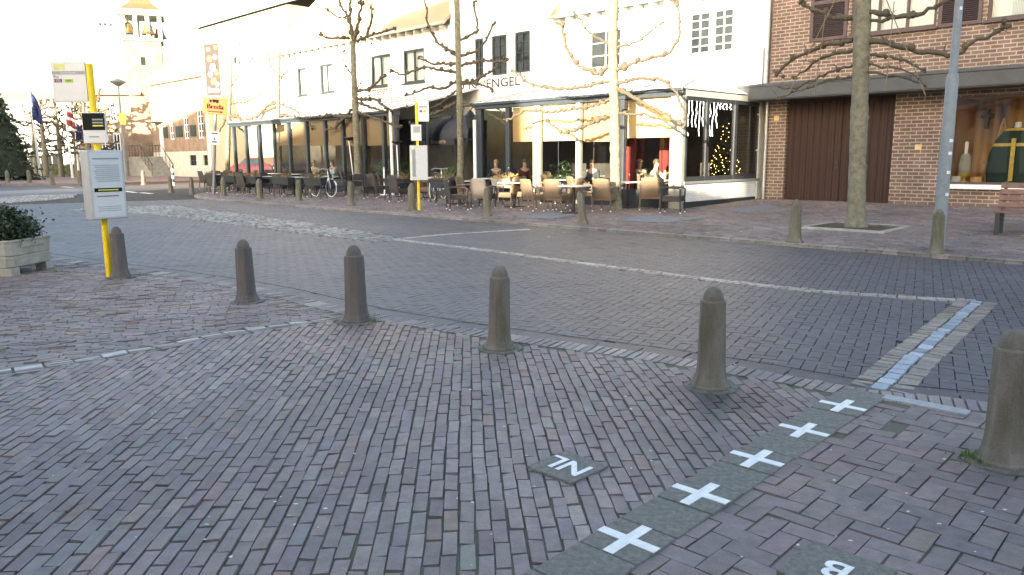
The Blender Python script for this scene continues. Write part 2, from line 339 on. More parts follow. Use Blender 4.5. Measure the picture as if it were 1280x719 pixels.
# ------------------------------------------------------------------ paving
def inside(P, poly):
    x, y = P[:, 0], P[:, 1]; r = np.zeros(len(P), bool); n = len(poly)
    for i in range(n):
        x0, y0 = poly[i][:2]; x1, y1 = poly[(i + 1) % n][:2]
        if abs(y1 - y0) < 1e-12: continue
        c = ((y0 > y) != (y1 > y)) & (x < (x1 - x0) * (y - y0) / (y1 - y0) + x0); r ^= c
    return r
def paver_mesh(name, cen, ang, hl, hw, zfun, tones, material, jit=.002, tilt=.004, inset=.005, deep=.03, wob=.0):
    n = len(cen); ca, sa = np.cos(ang), np.sin(ang)
    ax = np.stack([ca, sa], 1); ay = np.stack([-sa, ca], 1)
    sg = np.array([(-1, -1), (1, -1), (1, 1), (-1, 1)], float)
    V = np.zeros((n, 8, 3))
    cj = cen + rng.normal(0, jit, (n, 2)); tx = rng.normal(0, tilt, n); ty = rng.normal(0, tilt, n); dz = rng.normal(0, tilt * .5, n)
    for k in range(4):
        for top in (0, 1):
            ins = inset if top else 0.0
            l_ = sg[k, 0] * (hl - ins); w_ = sg[k, 1] * (hw - ins)
            p = cj + ax * np.asarray(l_ * np.ones(n))[:, None] + ay * np.asarray(w_ * np.ones(n))[:, None]
            if wob: p = p + rng.normal(0, wob, (n, 2))
            V[:, k + 4 * top, :2] = p
            z = zfun(p[:, 0], p[:, 1])
            V[:, k + 4 * top, 2] = z + (sg[k, 0] * tx + sg[k, 1] * ty + dz if top else -deep)
    base = (np.arange(n) * 8)[:, None, None]
    fq = np.array([(4, 5, 6, 7), (0, 1, 5, 4), (1, 2, 6, 5), (2, 3, 7, 6), (3, 0, 4, 7)])[None]
    Fc = (base + fq).reshape(-1)
    me = bpy.data.meshes.new(name); nf = n * 5
    me.vertices.add(n * 8); me.vertices.foreach_set('co', V.reshape(-1))
    me.loops.add(nf * 4); me.loops.foreach_set('vertex_index', Fc.astype(np.int32))
    me.polygons.add(nf); me.polygons.foreach_set('loop_start', np.arange(0, nf * 4, 4, dtype=np.int32)); me.polygons.foreach_set('loop_total', np.full(nf, 4, np.int32))
    me.polygons.foreach_set('use_smooth', np.zeros(nf, bool))
    me.update(calc_edges=True)
    a = me.attributes.new('tone', 'FLOAT_COLOR', 'POINT')
    tc = np.repeat(np.concatenate([tones, np.ones((n, 1))], 1), 8, 0); a.data.foreach_set('color', tc.reshape(-1))
    me.materials.append(material); me.validate()
    o = bpy.data.objects.new(name, me); COL.objects.link(o); return o
def tones(n, pal, wts, sd=.1):
    pal = np.array(pal); i = rng.choice(len(pal), n, p=np.array(wts) / sum(wts))
    return np.clip(pal[i] * rng.normal(1, sd, (n, 1)) * rng.normal(1, .025, (n, 3)), .01, 1)
def running_bond(bounds, org, ang, L, W, poly, holes=()):
    c, s = math.cos(ang), math.sin(ang)
    cor = [((x - org[0]) * c + (y - org[1]) * s, -(x - org[0]) * s + (y - org[1]) * c) for x in bounds[:2] for y in bounds[2:]]
    i0, i1 = int(min(q[0] for q in cor) / L) - 1, int(max(q[0] for q in cor) / L) + 1
    j0, j1 = int(min(q[1] for q in cor) / W) - 1, int(max(q[1] for q in cor) / W) + 1
    I, J = np.meshgrid(np.arange(i0, i1 + 1), np.arange(j0, j1 + 1), indexing='ij'); I = I.ravel().astype(float); J = J.ravel()
    off = (J % 2) * .5 + rng.normal(0, .09, 5000)[J % 5000]
    u = (I + off) * L; v = J * W
    P = np.stack([org[0] + u * c - v * s, org[1] + u * s + v * c], 1)
    k = inside(P, poly)
    for h in holes: k &= ~inside(P, h)
    P = P[k]; return P, np.full(len(P), ang)
def herringbone(bounds, org, ang, W, poly, holes=()):
    c, s = math.cos(ang), math.sin(ang)
    cor = [((x - org[0]) * c + (y - org[1]) * s, -(x - org[0]) * s + (y - org[1]) * c) for x in bounds[:2] for y in bounds[2:]]
    i0, i1 = int(min(q[0] for q in cor) / W) - 4, int(max(q[0] for q in cor) / W) + 4
    j0, j1 = int(min(q[1] for q in cor) / W) - 4, int(max(q[1] for q in cor) / W) + 4
    I, J = np.meshgrid(np.arange(i0, i1 + 1), np.arange(j0, j1 + 1), indexing='ij'); I = I.ravel(); J = J.ravel()
    t = (I - J) % 4
    kh = t == 0; kv = t == 3                                   # lying bricks cover (i,i+1), standing ones (j,j+1)
    uh = np.stack([I[kh] + 1.0, J[kh] + .5], 1) * W; uv = np.stack([I[kv] + .5, J[kv] + 1.0], 1) * W
    uu = np.concatenate([uh, uv]); an = np.concatenate([np.full(len(uh), ang), np.full(len(uv), ang + math.pi / 2)])
    P = np.stack([org[0] + uu[:, 0] * c - uu[:, 1] * s, org[1] + uu[:, 0] * s + uu[:, 1] * c], 1)
    k = inside(P, poly)
    for h in holes: k &= ~inside(P, h)
    return P[k], an[k]
def resample(pts, step):
    pts = [Vector((p[0], p[1])) for p in pts]; out = [pts[0].copy()]; acc = 0
    d = [0]
    for a, b in zip(pts, pts[1:]): d.append(d[-1] + (b - a).length)
    n = max(1, int(d[-1] / step)); res = []
    for i in range(n + 1):
        t = d[-1] * i / n; j = max(k for k in range(len(d)) if d[k] <= t + 1e-9); j = min(j, len(pts) - 2)
        f = (t - d[j]) / max(1e-9, d[j + 1] - d[j]); res.append(pts[j].lerp(pts[j + 1], f))
    return res
def smooth(pts, it=2):
    pts = [Vector((p[0], p[1])) for p in pts]
    for _ in range(it):
        q = [pts[0]]
        for a, b in zip(pts, pts[1:]): q += [a.lerp(b, .25), a.lerp(b, .75)]
        q.append(pts[-1]); pts = q
    return pts
def course(pts, off, pitch):                           # one course of stones following a line, shifted sideways
    r = resample(pts, pitch); P = []; A = []
    for a, b in zip(r, r[1:]):
        t = (b - a).normalized(); nn = Vector((-t.y, t.x)); c = (a + b) / 2 + nn * off; P.append((c.x, c.y)); A.append(math.atan2(t.y, t.x))
    return np.array(P), np.array(A)
def offset(pts, o):
    out = []
    for i, p in enumerate(pts):
        t = (pts[min(i + 1, len(pts) - 1)] - pts[max(i - 1, 0)]).normalized(); out.append(p + Vector((-t.y, t.x)) * o)
    return out
def strip_poly(pts, o0, o1): return offset(pts, o0) + offset(pts, o1)[::-1]
def sheet(name, poly, z, material, zf=None):
    b = MB(); b.poly([(p[0], p[1], (zf(p[0], p[1]) if zf else z)) for p in poly]); return struct(b.build(name, material))
flat = lambda z: (lambda x, y: np.full(np.shape(x), z))
RZ = -0.05                                             # road level

PAL = [(.185, .147, .142), (.200, .161, .154), (.173, .141, .139), (.212, .173, .158), (.208, .145, .125), (.195, .176, .155), (.172, .151, .149)]
PW = [5, 5, 4, 2.2, .35, .6, .9]
PALR = [(.068, .067, .076), (.074, .071, .078), (.063, .063, .071), (.078, .073, .077)]

edgeN = [G(*p) for p in ((-330, 271), (-120, 293), (65, 321), (300, 352), (420, 381), (470, 392), (640, 418), (798, 438), (935, 459), (1051, 480), (1093, 487), (1130, 490), (1280, 506), (1500, 530))]
eN = smooth(edgeN, 2)
tileO = G(785, 676); tileE = G(1052, 509); tdir = (tileE - tileO).normalized(); tper = Vector((tdir.y, -tdir.x, 0))
TA = math.atan2(tdir.y, tdir.x)
tl = lambda k, o: (tileO + tdir * k + tper * o)
tline0, tline1 = tl(-4, 0), tl(2.95, 0)
lineL = smooth([G(*p) for p in ((-260, 500), (0, 467), (130, 448), (270, 420), (440, 396))], 2)

# base sheets
struct(sheet('ground', [(-900, -300), (900, -300), (900, 1500), (-900, 1500)], -.30, m_roadbed), 'open ground reaching to the horizon')
sheet('road_bed', [(-90, -4), (40, -4), (40, 120), (-90, 120)], RZ - .012, m_roadbed)
near_poly = list(eN) + [Vector((6, 4)), Vector((6, -6)), Vector((-20, -6)), Vector((-20, 15))]
b = MB(); ip = offset(eN, -.04); pp = [(p.x, p.y, -.009) for p in ip] + [(9, 3, -.009), (9, -6, -.009), (-22, -6, -.009), (-22, 12, -.009)]
b.poly(pp); struct(b.build('pavement_bed', m_bed))

# near pavement, left of the tiles
left_of_tiles = [tl(-3, -.16), tl(2.95, -.16), tl(2.95, -8), tl(6, -14), tl(-3, -14)]
inner = [p for p in offset(eN, -.25)]
near_in = inner + [Vector((6, 3)), Vector((6, 1)), Vector((-20, 1)), Vector((-20, 13))]
def tri_filter(P, A, fn):
    k = fn(P); return P[k], A[k]
P1, A1 = running_bond((-9, 3.2, 1.2, 12), (0.31, 0), R(93.0), .2, .071, near_in)
def side(P, line, sgn):                                # which side of a polyline (extended) points are on
    best = np.full(len(P), 1e9); val = np.zeros(len(P))
    for a, b_ in zip(line, line[1:]):
        ab = np.array([b_.x - a.x, b_.y - a.y]); ap = P - np.array([a.x, a.y]); t = np.clip((ap @ ab) / (ab @ ab), 0, 1)
        d = np.linalg.norm(ap - t[:, None] * ab, axis=1); cr = ab[0] * ap[:, 1] - ab[1] * ap[:, 0]
        k = d < best; best[k] = d[k]; val[k] = cr[k]
    return np.sign(val) * best * sgn
isleft = ((P1 - np.array([tileO.x, tileO.y])) @ np.array([tper.x, tper.y])) < -.07
kk = isleft & (side(P1, lineL, 1) < -.10)
NLc = G(708, 586); nlp = None
P1, A1 = P1[kk], A1[kk]
A1 = A1 + rng.normal(0, .012, len(A1)); P1 = P1 + np.stack([.010 * np.sin(P1[:, 1] * .9) + .004 * np.sin(P1[:, 1] * 2.7 + P1[:, 0]), np.zeros(len(P1))], 1)
zn = lambda x, y: .0035 * np.sin(x * 1.3 + 1) * np.sin(y * 1.7) + .0015 * np.sin(x * 3.1 + y * 2.3)
T1 = tones(len(P1), PAL, PW, .08)
def dab(P, T, c, rad, mul):                            # soil stain or paler worn patch with a ragged edge
    d = np.hypot(P[:, 0] - c.x, P[:, 1] - c.y) * rng.uniform(.75, 1.3, len(P)); f_ = np.clip(1.3 - d / rad, 0, 1)[:, None]
    return T * (1 - f_ + f_ * np.array(mul))
T1 = dab(P1, T1, G(905, 500), .42, (.42, .42, .42)); T1 = dab(P1, T1, G(500, 412), 1.1, (1.22, 1.12, .95)); T1 = dab(P1, T1, G(180, 560), .8, (.85, .86, .9)); T1 = dab(P1, T1, G(620, 520), .7, (1.1, 1.08, 1.05))
struct(paver_mesh('pavement', P1, A1, .0965, .0331, zn, T1, m_paver, .0022, .0017, .003, .03, .0012), 'purple brown clay pavers in running bond')
# beyond the pale course
P2, A2 = running_bond((-14, 0, 4.5, 16), (0, 6), R(19), .2, .071, near_in)
P2, A2 = tri_filter(P2, A2, lambda P: side(P, lineL, 1) > .15)
struct(paver_mesh('pavement', P2, A2, .0965, .032, zn, tones(len(P2), PAL, PW, .1), m_paver, .0025, .0026, .004, .03, .001))
# herringbone right of the tiles
P3, A3 = herringbone((-.5, 5.5, .9, 6), (tileO.x, tileO.y), TA, .104, near_in)
P3, A3 = tri_filter(P3, A3, lambda P: ((P - np.array([tileO.x, tileO.y])) @ np.array([tper.x, tper.y])) > .07)
for q in ((1012, 541), (1135, 538)):
    c = G(*q); d = np.hypot(P3[:, 0] - c.x, P3[:, 1] - c.y); k = d > d.min() + 1e-6; P3, A3 = P3[k], A3[k]
struct(paver_mesh('pavement', P3, A3, .1025, .0505, zn, tones(len(P3), [(.19, .148, .140), (.203, .160, .149), (.172, .139, .134)], [4, 3, 3], .06), m_paver, .0018, .0018, .003, .03, .001))
# courses along edges
PL = [course(lineL, o, .2) for o in (-.07, .0, .075, .145)]
tn = [tones(len(PL[0][0]), PAL, PW), tones(len(PL[1][0]), PAL, PW), tones(len(PL[2][0]), [(.40, .40, .37), (.30, .30, .28)], [4, 2], .1), tones(len(PL[3][0]), PAL, PW)]
struct(paver_mesh('pavement_course', np.concatenate([q[0] for q in PL]), np.concatenate([q[1] for q in PL]), .096, .0325, zn, np.concatenate(tn), m_paver, .002, .0026, .004, .03, .001))
E1 = course(eN, -.13, .071)
struct(paver_mesh('pavement_edge', E1[0], E1[1] + math.pi / 2, .118, .0325, flat(0), tones(len(E1[0]), [(.20, .175, .165), (.25, .215, .195), (.17, .15, .15)], [4, 3, 3], .1), m_paver, .001, .002, .004, .08, .001))
# gutter
gut = [p for p in eN]
Gt = course(gut, .17, .4)
struct(paver_mesh('gutter', Gt[0], Gt[1], .199, .165, flat(RZ + .004), tones(len(Gt[0]), [(.060, .058, .058)], [1], .06), m_road, 0, .001, .003))
js = offset(resample(eN, .25), .352); js2 = offset(resample(eN, .25), .334); b = MB()
for i in range(len(js) - 1): b.poly([(q.x, q.y, RZ + .008) for q in (js2[i], js2[i + 1], js[i + 1], js[i])])
struct(b.build('gutter_joint', mat('joint_dark', (.022, .022, .024), .95, spec=.1)))
# kerb band right of the tiles
kb = smooth([G(*p) for p in ((1085, 492), (1228, 521), (1420, 560))], 1); Kb = course(kb, 0, .5)
struct(paver_mesh('kerb_band', Kb[0], Kb[1], .249, .055, flat(.008), tones(len(Kb[0]), [(.27, .28, .29)], [1], .05), m_paver, 0, .001, .003))

# road
KX = lambda s0, u0: (N_IN * s0 + U * u0)
kerb_c = S0 / math.sqrt(2)
kw = [KX(kerb_c, 30), KX(kerb_c, 12), KX(kerb_c, 0), KX(kerb_c, -12), KX(kerb_c, -24), KX(kerb_c + .05, -31), KX(kerb_c + .6, -33.6), KX(kerb_c + 1.8, -35.2), KX(kerb_c + 4, -36.2), KX(kerb_c + 10, -36.8)]
eK = smooth(kw, 2)                                     # edge of the terrace pavement, running right to left
road_poly = [Vector((p.x, p.y)) for p in offset(eN, .27)] + [KX(kerb_c, 14).to_2d(), KX(kerb_c, -36).to_2d(), Vector((-36, 30))]
border_a = smooth([G(*p, RZ) for p in ((480, 298), (600, 312), (800, 339), (1000, 363), (1130, 372), (1222, 377))], 1)
border_b = [Vector((p.x, p.y)) for p in [G(*q, RZ) for q in ((1222, 377), (1197, 399), (1172, 421), (1138, 450), (1098, 488))]]
cobble = [G(*p, RZ) for p in ((82, 263), (130, 259.5), (215, 257), (330, 271), (480, 294), (500, 299), (470, 303), (330, 286), (190, 268))]
bp_ = resample(border_b, .16)
road_holes = [strip_poly([Vector((p.x, p.y)) for p in border_a], -.09, .09), strip_poly(bp_, -.14, .14), cobble]
Pr, Ar = herringbone((-30, 10, 4, 34), (0, 0), R(62), .105, road_poly, road_holes)
dist = np.hypot(Pr[:, 0], Pr[:, 1])
k = (dist < 34) & (np.abs(Pr[:, 0]) < Pr[:, 1] * .78 + 2.5); Pr, Ar = Pr[k], Ar[k]
struct(paver_mesh('road', Pr, Ar, .1035, .0512, flat(RZ), tones(len(Pr), PALR, [4, 3, 3, 1], .06), m_road, .0009, .0007, .0022, .03), 'dark herringbone brick carriageway')
b = MB(); b.poly([(p[0], p[1], RZ - .003) for p in (( -95, 20), (-24, 20), (-22, 29), (-22.5, 33.0), (-17, 46), (60, 130), (-95, 130))])
struct(b.build('road', mat('road_far', (.065, .062, .065), .6, .15, .8, .2, 30)))
# country border in the road
Ba = [course(border_a, o, .1) for o in (-.085, .085)]; B0 = course(border_a, 0, .2)
struct(paver_mesh('road_line', np.concatenate([Ba[0][0], Ba[1][0], B0[0]]), np.concatenate([Ba[0][1], Ba[1][1], B0[1]]), .047, .04, flat(RZ + .006),
    np.concatenate([tones(len(Ba[0][0]), [(.24, .22, .19)], [1]), tones(len(Ba[1][0]), [(.22, .20, .175)], [1]), tones(len(B0[0]), [(.33, .32, .29), (.25, .25, .24)], [3, 2])]), m_road, .002, .002))
struct(paver_mesh('road_line', B0[0], B0[1], .097, .036, flat(RZ + .010), tones(len(B0[0]), [(.33, .32, .29), (.24, .245, .235)], [3, 2]), m_bluestone, .004, .002))
Bb = [course(bp_, o, .105) for o in (-.13, .13)]
struct(paver_mesh('road_line', np.concatenate([Bb[0][0], Bb[1][0]]), np.concatenate([Bb[0][1], Bb[1][1]]), .05, .068, flat(RZ + .006), tones(len(Bb[0][0]) * 2, [(.235, .20, .165), (.20, .18, .155)], [1, 1], .1), m_road, .003, .002))
B2 = course(bp_, 0, .155); w2 = .008 * np.sin(np.arange(len(B2[0])) * .9); B2[0][:, 0] += w2
struct(paver_mesh('road_line', B2[0], B2[1], .076, .054, flat(RZ + .012), tones(len(B2[0]), [(.30, .335, .375), (.235, .275, .32), (.34, .37, .40), (.19, .23, .285)], [3, 3, 2, 1], .06), m_bluestone, .004, .002))
l3 = [Vector((p.x, p.y)) for p in [G(*q, RZ) for q in ((497, 299), (560, 293), (662, 287))]]; B3 = course(l3, 0, .2)
struct(paver_mesh('road_line', B3[0], B3[1], .098, .05, flat(RZ + .008), tones(len(B3[0]), [(.33, .32, .29)], [1], .12), m_road, .002, .002))
cs = np.array([(p.x, p.y) for p in cobble]); bo = (cs[:, 0].min(), cs[:, 0].max(), cs[:, 1].min(), cs[:, 1].max())
Pc, Ac = running_bond(bo, (0, 0), R(135), .14, .12, [tuple(q) for q in cs])
struct(paver_mesh('cobble_strip', Pc, Ac, .064, .054, flat(RZ + .012), tones(len(Pc), [(.20, .20, .19), (.25, .25, .235), (.155, .155, .15)], [3, 3, 2], .12), m_road, .006, .005, .012), 'grey cobbled strip in the road')
isl = [G(*p, RZ) for p in ((-30, 250.5), (40, 245), (95, 243.5), (92, 247), (55, 251.5), (0, 254.5), (-40, 256))]
cs = np.array([(p.x, p.y) for p in isl]); bo = (cs[:, 0].min(), cs[:, 0].max(), cs[:, 1].min(), cs[:, 1].max())
Pc, Ac = running_bond(bo, (0, 0), R(120), .16, .14, [tuple(q) for q in cs])
struct(paver_mesh('cobble_strip', Pc, Ac, .074, .064, flat(RZ + .03), tones(len(Pc), [(.22, .22, .21), (.27, .27, .25)], [3, 3], .12), m_road, .006, .005, .012))
b = MB()
for a, c in (((156, 239.4), (170, 241)), ((176, 241), (190, 242.4)), ((78, 233.6), (92, 234.8)), ((130, 238), (140, 239))):
    p, q = G(*a, RZ), G(*c, RZ); t = (q - p).normalized(); nn = Vector((-t.y, t.x, 0)) * .12
    b.poly([(v.x, v.y, RZ + .006) for v in (p - nn, q - nn, q + nn, p + nn)])
struct(b.build('road_marking', m_mark))

# far pavement
farp = [Vector((p.x, p.y)) for p in eK]
far_poly = farp + [KX(60, -36.8).to_2d(), KX(60, 40).to_2d(), KX(kerb_c, 40).to_2d()]
zf = lambda x, y: KS * np.maximum(0, x + y - S0)
b = MB()
far_out = [(p.x, p.y) for p in farp] 
nf = len(far_out); rows = [0, 2.0, 5.3, 10.0, 22]
for i in range(nf - 1):
    for r0, r1 in zip(rows, rows[1:]):
        q = []
        for (x, y), rr in ((far_out[i], r0), (far_out[i + 1], r0), (far_out[i + 1], r1), (far_out[i], r1)):
            u_ = (x * U.x + y * U.y); d_ = (x + y) / math.sqrt(2); dd = max(d_, kerb_c + rr) if rr else d_
            X, Y = U.x * u_ + N_IN.x * dd, U.y * u_ + N_IN.y * dd
            q.append((X, Y, KS * max(0, X + Y - S0) - .008))
        b.poly(q)
struct(b.build('pavement_bed', m_bed))
Pf, Af = running_bond((-26, 16, 10, 48), (0, 0), R(135), .21, .075, [(p.x, p.y) for p in offset(eK, -.12)] + [KX(23.0, -36.6).to_2d(), KX(23.0, 30).to_2d()])
k = (np.abs(Pf[:, 0]) < Pf[:, 1] * .74 + 1.5) & (Pf[:, 0] + Pf[:, 1] < 32.6) & (np.hypot(Pf[:, 0], Pf[:, 1]) < 46); Pf, Af = Pf[k], Af[k]
struct(paver_mesh('pavement', Pf, Af, .102, .0345, zf, tones(len(Pf), [(.17, .135, .13), (.20, .16, .15), (.145, .125, .13)], [4, 3, 3], .1), m_farpaver, .002, .003, .004), 'red brown clay pavers of the terrace side')
Ek = course(eK, -.09, .25); kk = np.hypot(Ek[0][:, 0], Ek[0][:, 1]) < 60
struct(paver_mesh('kerb', Ek[0][kk], Ek[1][kk], .1245, .08, lambda x, y: zf(x, y) + .004, tones(int(kk.sum()), [(.24, .22, .20), (.19, .18, .17)], [1, 1], .1), m_farpaver, 0, .001, .006, .09))
# slightly bluish slab patches by the terrace and the kerb
for pl in (((640, 272), (690, 266), (725, 268), (690, 274)), ((770, 276), (800, 270), (880, 273), (830, 279)), ((905, 262), (955, 256), (985, 259), (935, 266))):
    b = MB(); b.poly([tuple(G2(*q) + Vector((0, 0, .008))) for q in pl]); struct(b.build('slab_patch', mat('slab_patch', (.17, .18, .19), .8, .15, 9, .3, 90)))
# town hall pavement
tp = [G(*p) for p in ((-200, 240), (0, 231.5), (100, 231.5), (190, 229), (262, 226.5))]
b = MB(); q = [(p.x, p.y, .1) for p in tp] + [(8, 90, .1), (20, 160, .1), (-120, 160, .1), (-120, 50, .1)]
b.poly(q); 
for a, c in zip(tp, tp[1:]): b.poly([(a.x, a.y, -.06), (c.x, c.y, -.06), (c.x, c.y, .1), (a.x, a.y, .1)])
struct(b.build('pavement', mat('plaza_brick', (.20, .145, .13), .85, .12, 2, .3, 40)))

# ------------------------------------------------------------------ border tiles
def tile_obj(label, cat, c, ang, size=.298, lift=.006, group=None, name='paving_tile', mats=None):
    b = MB(); h = size / 2
    b.bb(-h, h, -h, h, -.05, 0)
    o = b.build(name, m_tile, None, (c.x, c.y, lift), ang, .004, 1); return tag(o, label, cat, group)
what = ['nearest the viewer', 'second from the viewer', 'in the middle of the row', 'fourth, beyond the middle one', 'closest to the road and its bollard']
cross = [G(*p) for p in ((785, 676), (879, 622), (945, 577), (1004, 540), (1052, 509))]
ks = [(c - tileO).dot(tdir) for c in cross]
tlen = ks[-1] / 8.0
for i in range(-2, 10):
    c = tl(i * tlen, rng.normal(0, .004)); a = TA + rng.normal(0, .01)
    if i % 2 == 0 and 0 <= i <= 8:
        o = tile_obj('grey border tile with white cross, ' + what[i // 2], 'paving tile', c, a, tlen - .006, .006 + .002 * (i % 3), 'border tiles with crosses')
        b = MB(); A_, W_ = .142, .025
        b.prism([(-A_, -W_, 0), (-W_, -W_, 0), (-W_, -A_, 0), (W_, -A_, 0), (W_, -W_, 0), (A_, -W_, 0), (A_, W_, 0), (W_, W_, 0), (W_, A_, 0), (-W_, A_, 0), (-W_, W_, 0), (-A_, W_, 0)], (0, 0, .003))
        b.build('cross_marking', m_mark, o)
    else:
        nm = {-2: 'plain grey border tile cut off by the bottom edge', -1: 'plain grey border tile below the nearest cross tile', 1: 'plain grey tile between the two nearest crosses', 3: 'plain grey tile between second and third cross',
              5: 'plain grey tile between third and fourth cross', 7: 'plain grey tile between the two farthest crosses', 9: 'plain grey tile touching the pavement edge by the blue stones'}[i]
        tile_obj(nm, 'paving tile', c, a, tlen - .006, .005 + .001 * (i % 3), 'plain border tiles')
c0 = [G(*p) for p in ((659, 585), (708, 566), (759, 584), (713, 606))]
cc = (c0[0] + c0[1] + c0[2] + c0[3]) / 4; rd = ((c0[1] - c0[2]) + (c0[0] - c0[3])).normalized(); ra = math.atan2(rd.y, rd.x)
o = tile_obj('grey paving tile reading NL in white letters', 'paving tile', cc, ra, .30, .012)
b = MB(); b.text('NL', .205, lambda u, v, w_: (u, v, .003), 0, sx=1.0); 
for dx, dy in ((.004, .003), (-.004, -.003), (.004, -.003), (-.004, .003)): b.text('NL', .205, lambda u, v, w_: (u + dx, v + dy, .0026 + dx * .02 + dy * .03), 0)
b.build('lettering', m_mark, o)
bc = G(1046, 716); o = tile_obj('grey paving tile reading B at the bottom edge', 'paving tile', bc, ra, .33, .012)
b = MB(); b.text('B', .19, lambda u, v, w_: (u, v, .003), 0)
for dx, dy in ((.004, .003), (-.004, -.003), (.004, -.003), (-.004, .003)): b.text('B', .19, lambda u, v, w_: (u + dx, v + dy, .0026 + dx * .02 + dy * .03), 0)
b.build('lettering', m_mark, o)

# ------------------------------------------------------------------ bollards
def bollard(loc, hgt, r, label, material, group, lean=(0, 0), slender=1.0, name='bollard'):
    b = MB(); n = 8; prof = [(1.62, -.05), (1.60, .0), (1.58, .035), (1.46, .042), (1.40, .06), (1.22, .12), (1.13, .19), (1.09, .30), (1.0, .85), (.93, .865)]
    rings = []
    vs = []
    for q, z in prof:
        sq = max(0.0, 1 - max(0.0, z / .21) ** 1.5) if z < .21 else 0.0
        for k_ in range(n):
            an = 2 * math.pi * (k_ + .5) / n
            ro = q * r
            x, y = math.cos(an), math.sin(an); mxx = max(abs(x), abs(y))
            f = (1 - sq) * (.97 if k_ % 2 else 1.03) + sq / (mxx * 1.10)
            vs.append((x * ro * f * slender, y * ro * f * slender, z * hgt))
    b.add(vs, [(i * n + k_, i * n + (k_ + 1) % n, (i + 1) * n + (k_ + 1) % n, (i + 1) * n + k_) for i in range(len(prof) - 1) for k_ in range(n)] + [tuple(range((len(prof) - 1) * n, len(prof) * n))])
    o = b.build(name, material, None, loc, random.uniform(-.1, .1), .004 * hgt, 1); o.rotation_euler[0], o.rotation_euler[1] = lean
    tag(o, label, 'bollard', group)
    c = MB(); pr = [(.78 * r * math.cos(t), .863 * hgt + .137 * hgt * math.sin(t)) for t in [i * math.pi / 16 for i in range(9)]]
    pr[-1] = (1e-5, hgt); c.lathe(pr, 16); c.build('cap', material, o)
    ring = MB(); ring.lathe([(1.7 * r, -.03), (1.66 * r + .05, .003), (1.6 * r, .010)], 9); ring.v = [(v[0] * random.uniform(.93, 1.07), v[1] * random.uniform(.93, 1.07), v[2]) for v in ring.v]
    if group.startswith('near'): ring.build('base_mortar', mat('base_mortar', (.14, .135, .12), .95, .25, 10, .6, 60), o)
    return o
def px_h(p, toppx): 
    d = ray(*toppx); t = math.hypot(p.x, p.y) / math.hypot(d.x, d.y); return H + d.z * t - p.z
near_b = [((1254, 578), (1258, 410), m_bolA, 'stout mossy concrete bollard at the right edge of the pavement'), ((888, 484), (890, 357), m_bolA, 'brownish concrete bollard beside the row of cross tiles'),
          ((624, 436), (625, 331), m_bolA, 'concrete bollard with mossy foot in the middle of the pavement edge'), ((446, 402), (444, 306), m_bolB, 'dark concrete bollard by the end of the pale brick course'),
          ((309, 377), (307, 299), m_bolB, 'dark slender bollard between the yellow pole and the pale course'), ((151, 347), (147, 283), m_bolB, 'dark bollard standing against the yellow bus stop pole')]
for i, (bp0, tpx, mm, lab) in enumerate(near_b):
    p = G(*bp0); hh = px_h(p, tpx); bollard(p, hh, hh * .126, lab, mm, 'near pavement bollards', (R(random.uniform(-.8, .8)), R(random.uniform(-.9, .9))))
far_b = [((1170, 317), (1171, 261), 'speckled bollard in front of the grey lamp post'), ((993, 303), (993, 249), 'lichen spotted bollard left of the tree by the garage doors'), ((609, 270), (608, 234), 'bollard in front of the pale chairs and planter'),
         ((515, 263), (516, 229), 'bollard beside the far yellow bus stop pole'), ((439, 257), (439, 227), 'bollard in front of the dark pollarded tree trunk'), ((374, 251), (374, 225), 'bollard in front of the white wheeled bicycle'),
         ((325, 249), (325, 223), 'bollard in front of the dark terrace chairs, fourth from the striped post'), ((280, 245), (280, 221), 'bollard just right of the town sign pole'), ((240, 242), (239, 221), 'bollard just left of the town sign pole'),
         ((214, 240), (214, 220), 'bollard at the corner of the terrace pavement')]
for bp0, tpx, lab in far_b:
    p = G2(*bp0); hh = px_h(p, tpx); bollard(p, hh, hh * .126, lab, m_bolC, 'far pavement bollards')
p = G2(729, 280); bollard(p, px_h(p, (722, 239)), .09, 'leaning bollard in front of the round terrace table', m_bolC, 'far pavement bollards', (R(0), R(-7)))
for i, (px, py, lab) in enumerate([(10, 229, 'bollard in front of the conifer at the left edge'), (37, 229, 'bollard under the blue flag'), (66, 230.5, 'bollard left of the red and white flag pole'), (100, 231, 'bollard half hidden by the timetable case'), (180, 230.5, 'bollard in front of the town hall stairs')]):
    p = G(px, py, .1); bollard(p, .85, .11, lab, m_bolC, 'town hall square bollards')
p = G(217, 232, .0)
t = thing('striped_post', 'thin black and white banded post before the town hall', 'post', p)
for k_ in range(6):
    MB().lathe([(.075, k_ * .2), (.075, k_ * .2 + .199)], 10).build('band', m_black if k_ % 2 else m_whitepaint, t)

# ------------------------------------------------------------------ walls with openings (local: x along street, y into the house, z up)
def wall_mb(b, x0, x1, z0, z1, ops, rev=.12, y=0.0, mi=0, rmi=None):
    xs = sorted(set([x0, x1] + [v for o in ops for v in o[:2] if x0 < v < x1])); zs = sorted(set([z0, z1] + [v for o in ops for v in o[2:4] if z0 < v < z1]))
    for a, c in zip(xs, xs[1:]):
        for d, e in zip(zs, zs[1:]):
            mx, mz = (a + c) / 2, (d + e) / 2
            if any(o[0] < mx < o[1] and o[2] < mz < o[3] for o in ops): continue
            b.poly([(a, y, d), (c, y, d), (c, y, e), (a, y, e)], mi)
    r = mi if rmi is None else rmi
    for o in ops:
        a, c, d, e = o[:4]
        b.poly([(a, y, d), (a, y, e), (a, y + rev, e), (a, y + rev, d)], r); b.poly([(c, y, d), (c, y + rev, d), (c, y + rev, e), (c, y, e)], r)
        b.poly([(a, y, e), (c, y, e), (c, y + rev, e), (a, y + rev, e)], r); b.poly([(a, y, d), (a, y + rev, d), (c, y + rev, d), (c, y, d)], r)
    return b
